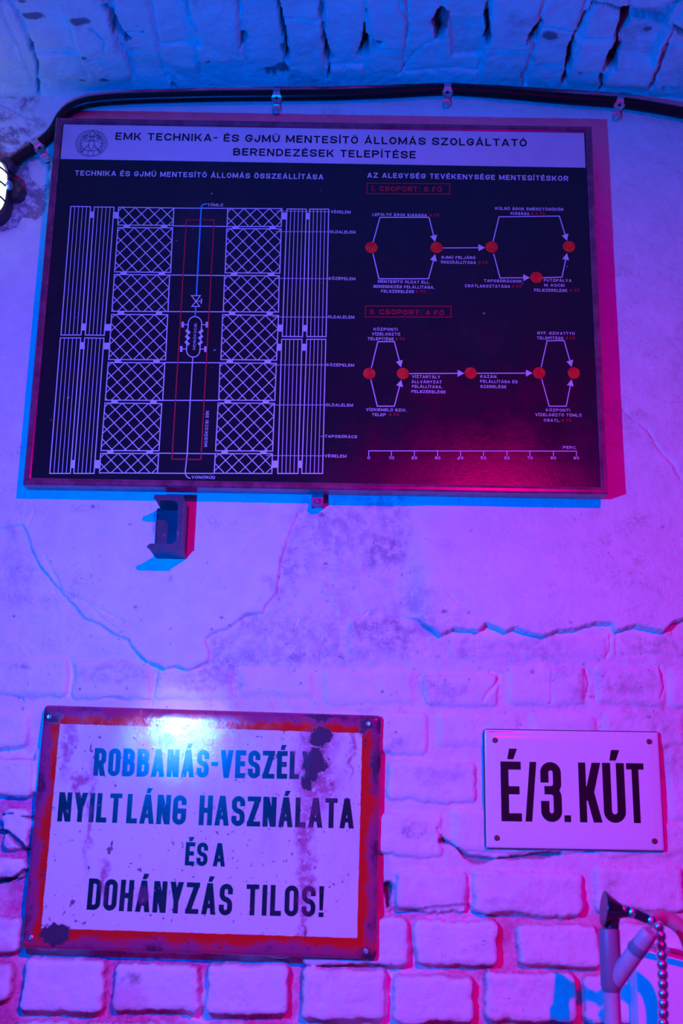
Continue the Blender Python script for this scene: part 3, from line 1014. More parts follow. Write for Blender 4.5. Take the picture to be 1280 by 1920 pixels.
btext(black, 'EMK TECHNIKA- ÉS GJMŰ MENTESÍTŐ ÁLLOMÁS SZOLGÁLTATÓ', 216, 267, 987, 271.5, 13.6, .18, YH)
btext(black, 'BERENDEZÉSEK TELEPÍTÉSE', 437, 293.5, 779, 296.5, 13.6, .18, YH)
btext(white, 'TECHNIKA ÉS GJMŰ MENTESÍTŐ ÁLLOMÁS ÖSSZEÁLLÍTÁSA', 140, 331.5, 606, 335, 9.6, .19)
btext(white, 'AZ ALEGYSÉG TEVÉKENYSÉGE MENTESÍTÉSKOR', 688, 336.5, 1065, 337, 9.4, .19)
btext(red, 'I. CSOPORT: 6 FŐ', 697, 359.5, 828, 359.5, 9.4, .19)
btext(red, 'II. CSOPORT: 4 FŐ', 693, 591, 832, 590.5, 9.4, .19)
line(red, [(688, 344), (843, 345), (843, 364.5), (687, 363.5)], 1.6, True)
line(red, [(685, 574), (845, 574.5), (845, 595), (684.5, 594.5)], 1.6, True)
small = [
    ('LEFOLYÓ ÁROK KIÁSÁSA', 698, 406, 800, 0, '4 FŐ', 805, 823), ('KÜLSŐ ÁROK EMÉSZTŐGÖDÖR', 928, 395, 1056, 0, None, 0, 0), ('KIÁSÁSA', 957, 403.5, 992, 0, '2-4 FŐ', 995, 1021),
    ('GJMŰ FELJÁRÓ', 827, 486, 891, 0, None, 0, 0), ('ÖSSZEÁLLÍTÁSA', 826, 495, 892, 0, '6 FŐ', 896, 914), ('TAPOSÓRÁCSOK', 907, 530, 978, 0, None, 0, 0),
    ('CSATLAKOZTATÁSA', 871, 539.5, 956, 0, '4 FŐ', 959, 978), ('FUTÓPÁLYA', 1019, 529, 1071, 0, None, 0, 0), ('M. KOCSI', 1020, 538, 1058, 0, None, 0, 0),
    ('FELSZERELÉSE', 1001, 547.5, 1063, 0, '4 FŐ', 1067, 1086), ('MENTESÍTŐ OLDAT ELL.', 708, 531.5, 806, 0, None, 0, 0), ('BERENDEZÉS FELÁLLÍTÁSA,', 700, 541, 814, 0, None, 0, 0),
    ('FELSZERELÉSE', 714, 549.5, 776, 0, '2 FŐ', 779, 797), ('KÖZPONTI', 700, 620.5, 745, 0, None, 0, 0), ('VÍZELOSZTÓ', 697, 629.5, 750, 0, None, 0, 0), ('TELEPÍTÉSE', 689, 638.5, 738, 0, '2 FŐ', 741, 759),
    ('NYF. SZIVATTYÚ', 1007, 628, 1077, 0, None, 0, 0), ('TELEPÍTÉSE', 1006, 637, 1056, 0, '2 FŐ', 1060, 1078), ('VÍZTARTÁLY', 772, 709.5, 825, 0, None, 0, 0), ('ÁLLVÁNYZAT', 771, 719, 828, 0, None, 0, 0),
    ('FELÁLLÍTÁSA,', 772, 728, 829, 0, None, 0, 0), ('FELSZERELÉSE', 771, 737.5, 835, 0, None, 0, 0), ('KAZÁN', 900, 709, 930, 0, None, 0, 0), ('FELÁLLÍTÁSA ÉS', 900, 718.5, 970, 0, None, 0, 0),
    ('SZERELÉSE', 900, 728, 949, 0, None, 0, 0), ('VÍZKIEMELŐ SZIV.', 686, 771.5, 762, 0, None, 0, 0), ('TELEP', 697, 780.5, 723, 0, '2 FŐ', 729, 748), ('KÖZPONTI', 1023, 772, 1068, 0, None, 0, 0),
    ('VÍZELOSZTÓ TÖMLŐ', 1003, 781, 1090, 0, None, 0, 0), ('CSATL.', 1019, 791, 1050, 0, '2 FŐ', 1052, 1071), ('PERC', 1055, 842, 1079, 0, None, 0, 0),
    ('VÉGELEM', 620, 400.5, 657, 0, None, 0, 0), ('OLDALELEM', 618, 438, 666, 0, None, 0, 0), ('KÖZÉPELEM', 616, 525.5, 666, 0, None, 0, 0), ('OLDALELEM', 614.5, 597.5, 664, 0, None, 0, 0),
    ('KÖZÉPELEM', 612, 687.5, 663.5, 0, None, 0, 0), ('OLDALELEM', 610.5, 762.5, 661.5, 0, None, 0, 0), ('TAPOSÓRÁCS', 609, 821.5, 669, 0, None, 0, 0), ('VÉGELEM', 608.5, 858, 649, 0, None, 0, 0),
    ('TÖMLŐ', 389, 387.5, 418, 0, None, 0, 0), ('VONÓRÚD', 359, 898, 403, 0, None, 0, 0),
]
for (t_, xl, yy, xr, _, rt, rl, rr) in small:
    dy = .010 * (xr - xl)
    btext(white, t_, xl, yy - dy / 2, xr, yy + dy / 2, 5.4, .19, YI, .5, .24, .6)
    if rt: btext(red, rt, rl, yy + dy / 2, rr, yy + dy / 2, 5.4, .19, YI, .5, .24, .6)
for (i, x) in enumerate((691, 733.5, 776.5, 820, 863, 906, 950, 993, 1037, 1080)):
    yt = 846 + (x - 691) * .001
    line(white, [(x, yt), (x, yt + 9)], 1.5)
    wd = 2.6 if i == 0 else 5.2
    btext(white, str(i * 10), x - wd, yt + 15.5, x + wd, yt + 15.5, 5.6, .2, YI, .5, .3)
line(white, [(691, 845.7), (1080, 846.2)], 1.7)
# lettering that climbs the diagram
vtext(white, 'MOSÓKOCSI', 366.3, 656, 369.3, 607, -5)
vtext(white, 'MOSÓKOCSI SÍN', 388.5, 838, 392, 771, -6)
for (x0, y0, x1, y1, tx) in ((518, 396, 618, 397.7, 0), (516.5, 434.7, 617, 435, 0), (514.6, 522.4, 615, 523, 0), (511, 594.6, 613, 595, 0), (507, 684.5, 611, 684.5, 0), (505, 759.5, 609.5, 759.5, 0), (601, 818.5, 608, 818.5, 0), (499, 854.5, 607.5, 855, 0)):
    line(white, [(x0, y0), (x1, y1)], 1.0)


def slats(tl, tr, br, b_l, n=5):
    line(white, [tl, tr, br, b_l], 2.0, True)
    for k in range(1, n):
        u = k / n
        line(white, [(tl[0] + (tr[0] - tl[0]) * u, tl[1] + (tr[1] - tl[1]) * u), (b_l[0] + (br[0] - b_l[0]) * u, b_l[1] + (br[1] - b_l[1]) * u)], 1.25)


slats((133, 387.5), (170, 388), (152, 628.5), (114.5, 628.5)); slats((177, 388.5), (214, 389), (195.5, 629), (160, 628.5))
slats((113.5, 634), (151.5, 634), (132, 888), (93.5, 888)); slats((159, 634), (195, 634.5), (176.5, 888), (138.5, 888))
slats((538, 392), (574, 392.5), (567, 631.5), (529, 631)); slats((580.5, 392.5), (616, 392.5), (611, 631.5), (575, 631.5))
slats((528, 636.5), (566, 636.5), (558.5, 888), (520.5, 888)); slats((575, 636.5), (610.5, 636.5), (604.5, 888), (565.5, 888))
for b in ((169, 397, 177, 409), (213.5, 398, 222.5, 410), (152.5, 607, 160.5, 620), (196, 608, 208, 620.5), (151, 642, 159, 655), (195, 643, 206, 655.5), (132.5, 863, 139.5, 878), (177, 863, 188.5, 878.5),
          (528, 399, 538, 412), (573.5, 400, 581, 412), (520, 609, 530, 622), (567, 610, 575, 622), (519, 645, 528, 658), (566, 645, 575, 658), (509.5, 864, 521, 877.5), (559, 864, 566, 877.5)):
    rect(white, *b)
LAT = [
    [(222.5, 389), (326, 390.5), (324.5, 423), (221, 422.5)], [(221, 427), (323.5, 427.5), (320, 511), (215, 510)], [(214.5, 515), (318, 516), (315, 584.5), (210, 584)],
    [(209.5, 590), (314.5, 590.5), (310.5, 675), (204, 674.5)], [(203, 680), (309, 680.5), (305, 751), (197.5, 750.5)], [(197, 756), (303.5, 757), (298, 845.5), (189.5, 845)], [(189, 850.5), (297.5, 850.5), (295.5, 887.5), (186.5, 887)],
    [(427, 391), (528.5, 391.5), (527, 425), (425.5, 425)], [(425, 429), (527, 429.5), (524.5, 512.5), (422, 512)], [(421, 517), (523.5, 517.5), (522, 585.5), (418.5, 585)],
    [(417.5, 590.5), (522, 592), (518.5, 675.5), (414, 674.5)], [(412.5, 680.5), (518, 681.5), (515, 751), (410, 750.5)], [(409, 756), (514.5, 756.5), (511, 846), (404, 845.5)], [(403.5, 851), (510.5, 851), (509.5, 888), (401.5, 887.5)],
]
for qi, Q in enumerate(LAT):
    line(white, Q, 2.0, True)
    wq, hq = Q[1][0] - Q[0][0], Q[3][1] - Q[0][1]
    p = wq / 4.3

    def bil(u, v):
        a = (Q[0][0] + (Q[1][0] - Q[0][0]) * u / wq, Q[0][1] + (Q[1][1] - Q[0][1]) * u / wq)
        b = (Q[3][0] + (Q[2][0] - Q[3][0]) * u / wq, Q[3][1] + (Q[2][1] - Q[3][1]) * u / wq)
        return (a[0] + (b[0] - a[0]) * v / hq, a[1] + (b[1] - a[1]) * v / hq)
    k = -20
    while k < 20:
        for s in (1, -1):
            c = k * p + .3 * p                # u = c + s * v
            vs2 = sorted([max(0, min(hq, (0 - c) * s)), max(0, min(hq, (wq - c) * s))])
            if vs2[1] - vs2[0] > 1.0:
                line(white, [bil(c + s * vs2[0], vs2[0]), bil(c + s * vs2[1], vs2[1])], 1.7, cap=False)
        k += 1
    if qi % 7 != 6:
        N = LAT[qi + 1]
        for u in (.16, .84):
            x = Q[3][0] + (Q[2][0] - Q[3][0]) * u
            fill(white, [(x - 6, Q[3][1]), (x + 6, Q[3][1]), (x + 6, N[0][1]), (x - 6, N[0][1])])
for a, b in (((326, 390.5), (427, 391)), ((324, 424), (425, 425)), ((319, 516), (421, 517)), ((315, 584.5), (418.5, 585)), ((309, 680), (412, 680.5)), ((305, 751), (410, 751)), ((298, 850), (403, 851)), ((295, 887.5), (402, 888))):
    line(white, [a, b], 2.0, cap=False)
# track of the washing cart, its hose and rod
line(red, [(349.6, 412.8), (401.5, 413.3), (376.7, 862), (322.4, 861.3)], 2.0, True, YI - .0003)
line(blue, [(387, 382.8), (382, 383.4), (379, 385.5), (377.6, 389), (377, 393), (368.2, 554)], 2.4, y=YI - .0004)
line(blue, [(366.8, 576), (365.8, 594)], 2.2, y=YI - .0004)
line(white, [(359, 554.8), (375.6, 554.8), (359.8, 575), (374.4, 575)], 1.8, True, YI - .0003)
line(white, [(367.5, 565), (377.5, 565)], 1.6); line(white, [(377.7, 561), (377.3, 569)], 2.0)
cap_pts = []
for k in range(13):
    a = math.pi * k / 12
    cap_pts.append((365.5 - 12.6 * math.cos(a), 607 - 13 * math.sin(a)))
for k in range(13):
    a = math.pi * k / 12
    cap_pts.append((362.2 + 12.6 * math.cos(a), 657 + 13 * math.sin(a)))
line(white, cap_pts, 2.0, True)
for (x0, x1, y, bx_) in ((344, 352.5, 609, 342.5), (378, 386, 609.3, 388), (341.5, 350, 654.8, 339.8), (375.3, 383, 655, 385.2)):
    line(white, [(x0, y), (x1, y)], 1.7)
    rect(white, bx_ - 2.3, y - 5.4, bx_ + 2.3, y + 5.4)
for i, (xl, xr) in enumerate(((352.2, 376.6), (351.6, 376), (350.8, 375.4))):
    y = 622 + i * 10.7
    fill(white, [(xl - 5.2, y - 1), (xl - 2, y - 5), (xl + 5.2, y + 1), (xl + 2, y + 5)])
    fill(white, [(xr + 5.2, y - 1), (xr + 2, y - 5), (xr - 5.2, y + 1), (xr - 2, y + 5)])
line(white, [(361.3, 670.5), (351, 850), (347.3, 884), (348, 890), (350.5, 894.5), (356, 897)], 2.0)


# the two networks
def arrow(pts, wpx=2.0):
    """Line whose last point is the tip of a solid arrow head."""
    a, b = Vector(pts[-2]), Vector(pts[-1])
    d = (b - a).normalized()
    n = Vector((-d.y, d.x))
    s = b - d * 12.5
    line(white, pts[:-1] + [tuple(s)], wpx, cap=False)
    fill(white, [tuple(b), tuple(s + n * 6.6), tuple(s - n * 6.6)])


for pts in ([(699, 455), (712, 408), (804, 408), (815.5, 454)], [(699, 476), (710, 523), (803, 523), (815.5, 477)], [(829, 465.3), (909, 464.8)], [(924, 453), (935, 407), (1048, 405.5), (1062.5, 452)],
            [(925, 476), (937, 521.5), (993, 521)], [(1017, 521), (1053, 520), (1062.5, 475)], [(696, 690), (708, 641), (739, 641), (751.5, 689)], [(695, 712), (707, 762), (739, 762), (752, 712.5)],
            [(767, 700.8), (870, 700.3)], [(894, 700.3), (998, 700)], [(1014, 689), (1025, 639.5), (1057, 639), (1071, 688.5)], [(1015, 711), (1029, 762), (1061, 762), (1071, 711.5)]):
    arrow(pts)


def dot_material():
    m = NT('mottled_red_dot')
    n = m.noise(70, 4, .6)
    c = m.mix(m.ramp(n, .35, .65), (0.80, 0.010, 0.02), (0.95, 0.06, 0.012))
    return m.done(c, .55, m.bump(n, .15, .0006), 0, .3)


MAT['dot'] = dot_material()
for (x, y) in ((696, 465), (818, 465), (921, 464), (1066, 463), (1005, 521), (692, 701), (755, 701), (882, 700), (1010, 700), (1075, 700)):
    c = bl(x, y)
    m = MB()
    rad = 11.6 * (bl(641, y)[0] - bl(640, y)[0])
    m.prism([(c[0] + rad * math.cos(2 * math.pi * k / 36), c[1] + rad * math.sin(2 * math.pi * k / 36)) for k in range(36)], -(FACE + .0016), -(FACE - .0002))
    m.build('red_dot', MAT['dot'], board)

# round crest at the left end of the title strip
ec = Vector(bl(171.5, 268.8, FACE + .001))
eu = bl(641, 268)[0] - bl(640, 268)[0]


def eline(pts, wpx=.75, closed=False):
    for g in ribbon([(ec.x + p[0] * eu, ec.y + p[1] * eu) for p in pts], wpx * eu, closed):
        emb.flat(g, YH)


def ering(r, cx=0, cz=0, wpx=.7, ry=None, a0=0, a1=360, n=40):
    ry = ry or r
    eline([(cx + r * math.cos(math.radians(a0 + (a1 - a0) * k / n)), cz + ry * math.sin(math.radians(a0 + (a1 - a0) * k / n))) for k in range(n + (0 if a1 - a0 == 360 else 1))], wpx, a1 - a0 == 360)


ering(29.5, ry=28, wpx=.8); ering(27, ry=25.6, wpx=.6)
st = []
for k in range(10):
    rr = 7.6 if k % 2 == 0 else 3.2
    st.append((rr * math.sin(math.pi * k / 5), 20 + rr * math.cos(math.pi * k / 5)))
eline(st, .9, True)
eline([(-3.6, 13), (-3.4, 4)], 1.1); eline([(0, 13), (0, 4)], 1.3); eline([(3.6, 13), (3.4, 4)], 1.1); eline([(-5, 13.5), (5, 13.5)], 1.3)
eline([(-4.6, -8), (-4.6, 2), (-3, 5), (3, 5), (4.6, 2), (4.6, -8), (3, -12), (0, -15.5), (-3, -12)], .9, True)
for s in (-1, 1):
    for (a, b) in (((5, 5), (11, 11)), ((11, 11), (16, 8)), ((5, -3), (13, -11)), ((5, -6), (11.5, -13)), ((12, 5), (16, 1)), ((6, 15), (13, 8)), ((8, 17), (16, 10)), ((10, 19), (17, 13)), ((5, 4), (9, 3)), ((9, 3), (13, 7))):
        eline([(s * a[0], a[1]), (s * b[0], b[1])], .8)
    for k in range(6):
        a = math.radians(-38 + k * 19)
        a2 = a + math.radians(19)
        eline([(s * 18 * math.cos(a), 17.5 * math.sin(a)), (s * 21.5 * math.cos(a + .16), 20.5 * math.sin(a + .16)), (s * 18.5 * math.cos(a2), 18 * math.sin(a2))], .85)
        eline([(s * 18 * math.cos(a), 17.5 * math.sin(a)), (s * 24 * math.cos(a - .02), 22.8 * math.sin(a - .02)), (s * 24.5 * math.cos(a + .2), 23.4 * math.sin(a + .2))], .85)
    eline([(s * 13, -12.5), (s * 17, -19), (s * 21, -14)], .9)
    eline([(s * 4.4, -16), (s * 5.2, -24.5)], 1.0)
    eline([(s * 12.5, -14), (s * 8, -16.2), (s * 4.4, -15.8), (0, -16.2)], .9)
    eline([(s * 13, -14), (s * 16.5, -20)], 1.2)
emb.build('crest', MAT['emblem_ink'], board)
o = black.build('title_lettering', MAT['black_ink'], board)
o = white.build('white_diagram', MAT['white_ink'], board)
o = red.build('red_lettering', MAT['red_ink'], board)
o = blue.build('hose_line', MAT['blue_ink'], board)

# ------------------------------------------------------------------ enamel signs
def sign_frame(corners, s):
    c = [P(x, y, s) for x, y in corners]
    tl, tr, br, b_l = [Vector((p.x, p.z)) for p in c]
    cen = (tl + tr + br + b_l) / 4
    u = ((tr - tl) + (br - b_l)) / 2
    v = ((tl - b_l) + (tr - br)) / 2
    ang = -math.atan2(u.y, u.x)
    return cen, u.length, v.length, ang


def plate(w, h, yf, yb_, r, nx, nz, dent=None, step=None):
    """Pressed steel plate: front grid whose edges roll back, sides and a back."""
    def axis(L, n):
        e = [0, .15 * r, .35 * r, .6 * r, r]
        mid = list(np.linspace(r, L - r, n))[1:-1]
        return [x - L / 2 for x in e + mid + [L - q for q in reversed(e)]]
    xs, zs = axis(w, nx), axis(h, nz)
    roll = lambda d: r - math.sqrt(max(r * r - max(r - d, 0) ** 2, 0))
    V_, F_ = [], []
    cr = r * .9
    for z in zs:
        for x in xs:
            dx, dz = w / 2 - abs(x), h / 2 - abs(z)
            y = yf + max(roll(dx), roll(dz)) * .8
            X, Z = x, z
            if dx < cr and dz < cr:          # round the corner
                a, b = (cr - dx), (cr - dz)
                k = max(a, b) / max(math.hypot(a, b), 1e-9)
                X = math.copysign(w / 2 - cr + a * k, x); Z = math.copysign(h / 2 - cr + b * k, z)
            if step:
                y -= step(x, z)
            if dent:
                y += dent(x, z)
            V_.append((X, y, Z))
    nxx = len(xs)
    for j in range(len(zs) - 1):
        for i in range(nxx - 1):
            a = j * nxx + i
            F_.append((a, a + 1, a + nxx + 1, a + nxx))
    rim = [i for i in range(nxx)] + [j * nxx + nxx - 1 for j in range(1, len(zs))] + [(len(zs) - 1) * nxx + i for i in range(nxx - 2, -1, -1)] + [j * nxx for j in range(len(zs) - 2, 0, -1)]
    b0 = len(V_)
    for i in rim: V_.append((V_[i][0], yb_, V_[i][2]))
    n = len(rim)
    for k in range(n):
        F_.append((rim[k], b0 + k, b0 + (k + 1) % n, rim[(k + 1) % n]))
    F_.append(tuple(range(b0, b0 + n)))
    m = MB()
    m.mesh(V_, F_)
    return m


def lettering(mb, text, a, b, H, t, rfy, y, gap, space, shear=0.0):
    u = Vector(b) - Vector(a)
    L = u.length
    u.normalize()
    n = Vector((-u.y, u.x))
    for g in layout(text, 0, L, H, t, rfy, gap, space):
        pts = [Vector(a) + u * px + n * pz for px, pz in g]
        mb.flat([(p.x, p.y) for p in pts], y)


# --- rusty warning sign
S2 = 0.017
C2 = [(78, 1324.5), (713, 1338), (708, 1803), (43, 1775)]
cen2, w2, h2, ang2 = sign_frame(C2, S2)
ca, sa = math.cos(ang2), math.sin(ang2)


def l2(px, py, s=S2):
    p = P(px, py, s)
    d = Vector((p.x - cen2.x, p.z - cen2.y))
    return (d.x * ca - d.y * sa, d.x * sa + d.y * ca)


warn = empty('warning_sign', (cen2.x, 0, cen2.y), 'rusty enamel warning sign with a red border and black capitals, below the big board', 'sign', rot_y=ang2)
wx0, wx1 = (l2(107, 1360)[0] + l2(83, 1738)[0]) / 2, (l2(678, 1372)[0] + l2(670, 1761)[0]) / 2
wz0, wz1 = (l2(83, 1738)[1] + l2(670, 1761)[1]) / 2, (l2(107, 1360)[1] + l2(678, 1372)[1]) / 2


def rust_nodes(m):
    """Masks of the sign's own rust in its local coordinates: dark scabs, brown washes, specks."""
    warp = m.noise(38, 5, .65, out=1)
    nd = m.n('ShaderNodeVectorMath', operation='MULTIPLY_ADD')
    m.put(nd.inputs[0], warp)
    nd.inputs[1].default_value = (.045, 0, .045)
    m.put(nd.inputs[2], m.obj())
    sub = m.n('ShaderNodeVectorMath', operation='SUBTRACT')
    m.put(sub.inputs[0], nd.outputs[0]); sub.inputs[1].default_value = (.0225, 0, .0225)
    pos = sub.outputs[0]

    def blob(cx, cy, rx, ry, soft):
        a, b = l2(cx, cy), l2(cx + rx, cy)
        k = (b[0] - a[0]) / rx
        v = m.n('ShaderNodeVectorMath', operation='SUBTRACT')
        m.put(v.inputs[0], pos); v.inputs[1].default_value = (a[0], 0, a[1])
        s = m.n('ShaderNodeVectorMath', operation='MULTIPLY')
        m.put(s.inputs[0], v.outputs[0]); s.inputs[1].default_value = (1 / (rx * k), 0, 1 / (ry * k))
        ln = m.n('ShaderNodeVectorMath', operation='LENGTH')
        m.put(ln.inputs[0], s.outputs[0])
        return m.ramp(ln.outputs['Value'], 1.0 + soft, 1.0 - soft)

    def mx(items):
        o = items[0]
        for i in items[1:]: o = m.math('MAXIMUM', o, i)
        return o
    scab = mx([blob(602, 1381, 25, 22, .12), blob(590, 1432, 20, 28, .15), blob(578, 1466, 12, 14, .2), blob(104, 1749, 29, 19, .12), blob(690, 1358, 18, 16, .5), blob(600, 1346, 30, 7, .4), blob(92, 1345, 22, 14, .6),
               blob(702, 1440, 9, 40, .6), blob(690, 1790, 20, 10, .6)])
    wash = mx([blob(590, 1450, 34, 75, .6), blob(574, 1560, 17, 60, .6), blob(572, 1650, 16, 60, .6), blob(566, 1730, 7, 40, .7), blob(150, 1456, 17, 10, .6), blob(143, 1470, 6, 16, .8), blob(196, 1632, 10, 18, .6), blob(192, 1655, 5, 30, .7),
               blob(660, 1410, 4, 55, .8), blob(268, 1682, 12, 14, .5), blob(600, 1385, 36, 32, .5), blob(168, 1520, 6, 80, .9), blob(128, 1400, 10, 50, .9), blob(610, 1470, 26, 30, .8)])
    wash = m.math('MULTIPLY', wash, m.ramp(m.noise(85, 5, .7), .30, .54))
    sp = m.ramp(m.noise(120, 3, .55, m.map((1, 1, .8), (4, 0, 9))), .635, .66)
    sp2 = m.ramp(m.noise(46, 4, .6, m.map((1.2, 1, .8), (1, 0, 5))), .68, .70)
    specks = m.math('MAXIMUM', m.math('MULTIPLY', sp, m.ramp(m.noise(9, 3), .36, .6)), sp2)
    stain = m.math('MULTIPLY', m.ramp(m.noise(14, 6, .65, m.map((1, 1, .35))), .48, .75), .32)
    return scab, wash, specks, stain


def warning_material():
    m = NT('rusty_enamel')
    xyz = m.n('ShaderNodeSeparateXYZ')
    m.put(xyz.inputs[0], m.obj())
    X, Z = xyz.outputs[0], xyz.outputs[2]
    cx, cz = (wx0 + wx1) / 2, (wz0 + wz1) / 2
    jag = m.math('MULTIPLY', m.math('SUBTRACT', m.noise(90, 4, .6), .5), .003)
    ex = m.math('SUBTRACT', m.math('ABSOLUTE', m.math('SUBTRACT', X, cx)), (wx1 - wx0) / 2)
    ez = m.math('SUBTRACT', m.math('ABSOLUTE', m.math('SUBTRACT', Z, cz)), (wz1 - wz0) / 2)
    e = m.math('ADD', m.math('MAXIMUM', ex, ez), jag)
    inside = m.ramp(e, .0006, -.0006)
    scab, wash, specks, stain = rust_nodes(m)
    whitec = m.mix(stain, (0.80, 0.80, 0.82), (0.55, 0.38, 0.52))
    whitec = m.mix(m.math('MULTIPLY', wash, .85), whitec, (0.50, 0.08, 0.22))
    # border: red enamel, dulled and rusted towards the outer edge
    edge = m.math('MAXIMUM', m.math('SUBTRACT', m.math('ABSOLUTE', X), w2 / 2), m.math('SUBTRACT', m.math('ABSOLUTE', Z), h2 / 2))
    wear = m.math('ADD', m.ramp(edge, -.036, -.006), m.math('MULTIPLY', m.math('SUBTRACT', m.noise(20, 7, .7), .5), 2.6))
    redc = m.mix(m.ramp(wear, .40, 1.0), (0.78, 0.016, 0.012), (0.38, 0.045, 0.16))
    redc = m.mix(m.ramp(wear, 1.0, 1.5), redc, (0.10, 0.022, 0.075))
    drip = m.ramp(m.noise(70, 4, .6, m.map((1, 1, .22), (2, 0, 0))), .66, .70)
    drip = m.math('MULTIPLY', drip, m.ramp(Z, h2 / 2 - .06, h2 / 2 - .02))
    redc = m.mix(m.math('MULTIPLY', drip, .8), redc, (0.42, 0.24, 0.40))
    c = m.mix(inside, redc, whitec)
    c = m.mix(m.math('MULTIPLY', specks, .85), c, (0.16, 0.03, 0.09))
    c = m.mix(scab, c, (0.055, 0.018, 0.060))
    rough = m.math('MAXIMUM', m.math('MULTIPLY', scab, .7), m.ramp(m.noise(30, 5), .3, .7, .09, .20))
    b = m.bump(m.noise(55, 5, .6), .10, .0010)
    b = m.bump(m.math('MAXIMUM', scab, specks), -.4, .0006, b)
    b = m.bump(wear, .15, .0008, b)
    return m.done(c, rough, b, 0, .5)


def warning_ink():
    m = NT('chipped_black_enamel')
    scab, wash, specks, stain = rust_nodes(m)
    c = m.mix(m.ramp(m.noise(25, 5, .6), .4, .75), (0.010, 0.012, 0.03), (0.025, 0.02, 0.05))
    c = m.mix(m.math('MULTIPLY', wash, .7), c, (0.20, 0.03, 0.14))
    c = m.mix(m.math('MULTIPLY', m.ramp(m.noise(110, 3, .5, m.map((1, 1, .7), (3, 1, 2))), .68, .70), .8), c, (0.38, 0.10, 0.25))
    c = m.mix(scab, c, (0.055, 0.018, 0.060))
    return m.done(c, .26, m.bump(m.noise(55, 5, .6), .10, .0010), 0, .5)


MAT['warning'], MAT['warning_ink'] = warning_material(), warning_ink()
pl = plate(w2, h2, -S2, -.009, .008, 40, 30)
pl.build('plate', MAT['warning'], warn, True, 60)
yL = -(S2 + .0003)
for (txt, xl, yl, xr, yr, cap, wt, gp, spc) in (
        ('ROBBANÁS-VESZÉLY', 174.5, 1454.5, 588, 1461, 52, .178, .20, .4), ('NYILT', 107, 1540, 226, 1543, 55, .172, .18, .4), ('LÁNG', 236, 1543.5, 347.5, 1546.5, 55, .172, .18, .4),
        ('HASZNÁLATA', 372, 1547, 663, 1553.5, 56, .172, .18, .4), ('ÉS', 346, 1622.5, 388, 1624, 44, .18, .20, .4), ('A', 398.5, 1624.5, 421.5, 1625, 44, .18, .20, .4),
        ('DOHÁNYZÁS', 162, 1705.5, 434, 1716.5, 59, .166, .22, .4), ('TILOS!', 460, 1716, 606, 1719.5, 58, .166, .24, .4)):
    a, b = l2(xl, yl), l2(xr, yr)
    H = l2(xl, yl - cap)[1] - a[1]
    lt = MB()
    lettering(lt, txt, a, b, H, H * wt, 0, yL, gp, spc)
    lt.build('lettering', MAT['warning_ink'], warn)


def screw(parent, x, z, y, r, mat, name='screw'):
    m = MB()
    m.lathe([(r * .98, -.004), (r, .0), (r * .93, r * .28), (r * .62, r * .42), (r * .6, r * .30), (.0001, r * .28)], (x, y, z), seg=20)
    m.box((x, y - r * .30, z), (r * .9, r * .12, r * .16))
    return m.build(name, mat, parent, True, 30)


for (x, y) in ((92, 1344), (690.5, 1357), (58, 1758.5), (686, 1784)):
    q = l2(x, y)
    screw(warn, q[0], q[1], -S2 - .0002, .0045, MAT['zinc'])

# --- small white well sign
S3 = 0.0105
C3 = [(905, 1366), (1235.5, 1371), (1247.5, 1597), (910, 1591)]
cen3, w3, h3, ang3 = sign_frame(C3, S3)
ca3, sa3 = math.cos(ang3), math.sin(ang3)


def l3(px, py, s=S3):
    p = P(px, py, s)
    d = Vector((p.x - cen3.x, p.z - cen3.y))
    return (d.x * ca3 - d.y * sa3, d.x * sa3 + d.y * ca3)


well = empty('well_sign', (cen3.x, 0, cen3.y), 'small clean white enamel plate with bold black É/3. KÚT, right of the rusty sign', 'sign', rot_y=ang3)


def enamel():
    m = NT('clean_white_enamel')
    xyz = m.n('ShaderNodeSeparateXYZ')
    m.put(xyz.inputs[0], m.obj())
    edge = m.math('MAXIMUM', m.math('SUBTRACT', m.math('ABSOLUTE', xyz.outputs[0]), w3 / 2), m.math('SUBTRACT', m.math('ABSOLUTE', xyz.outputs[2]), h3 / 2))
    c = m.mix(m.ramp(edge, -.0022, -.0014), (0.86, 0.86, 0.88), (0.02, 0.02, 0.05))
    return m.done(c, .13, m.bump(m.noise(20, 2), .04, .001), 0, .5)


MAT['enamel'] = enamel()
rim_d = lambda x, z: min(w3 / 2 - abs(x), h3 / 2 - abs(z))
pl = plate(w3, h3, -S3, -.0045, .006, 70, 50, dent=lambda x, z: -.0009 * max(0, min(1, (rim_d(x, z) - .010) / .006)))
pl.build('plate', MAT['enamel'], well, True, 60)
lt = MB()
yL = -(S3 + .0012)


def z3(xz, yz): return (680 + xz / 2.1333, 1340 + yz / 2.1333)


base_l, base_r = l3(*z3(552, 426)), l3(*z3(1132, 434))
Hk = l3(*z3(552, 187))[1] - base_l[1]
for (ch, xa, xb, tw) in (('É', 554, 636, .135), ('/', 650, 699, .115), ('3', 714, 797, .140), ('.', 806, 832, .112), ('K', 868, 958, .125), ('Ú', 965, 1053, .140), ('T', 1062, 1132, .118)):
    k0, k1 = (xa - 552) / 580, (xb - 552) / 580
    a = Vector(base_l).lerp(Vector(base_r), k0)
    b = Vector(base_l).lerp(Vector(base_r), k1)
    w = (b - a).length
    lt = MB()
    for g in glyph(ch, w, Hk, Hk * tw, 0):
        lt.flat([(a.x + gx, a.y + gz) for gx, gz in g], yL)
    lt.build('letter', MAT['black_ink'], well)
for (x, y) in ((927.5, 1388), (1216, 1390.5), (931, 1571), (1226, 1577)):
    q = l3(x, y)
    screw(well, q[0], q[1], -S3 - .0012, .0046, MAT['rusty_screw'])

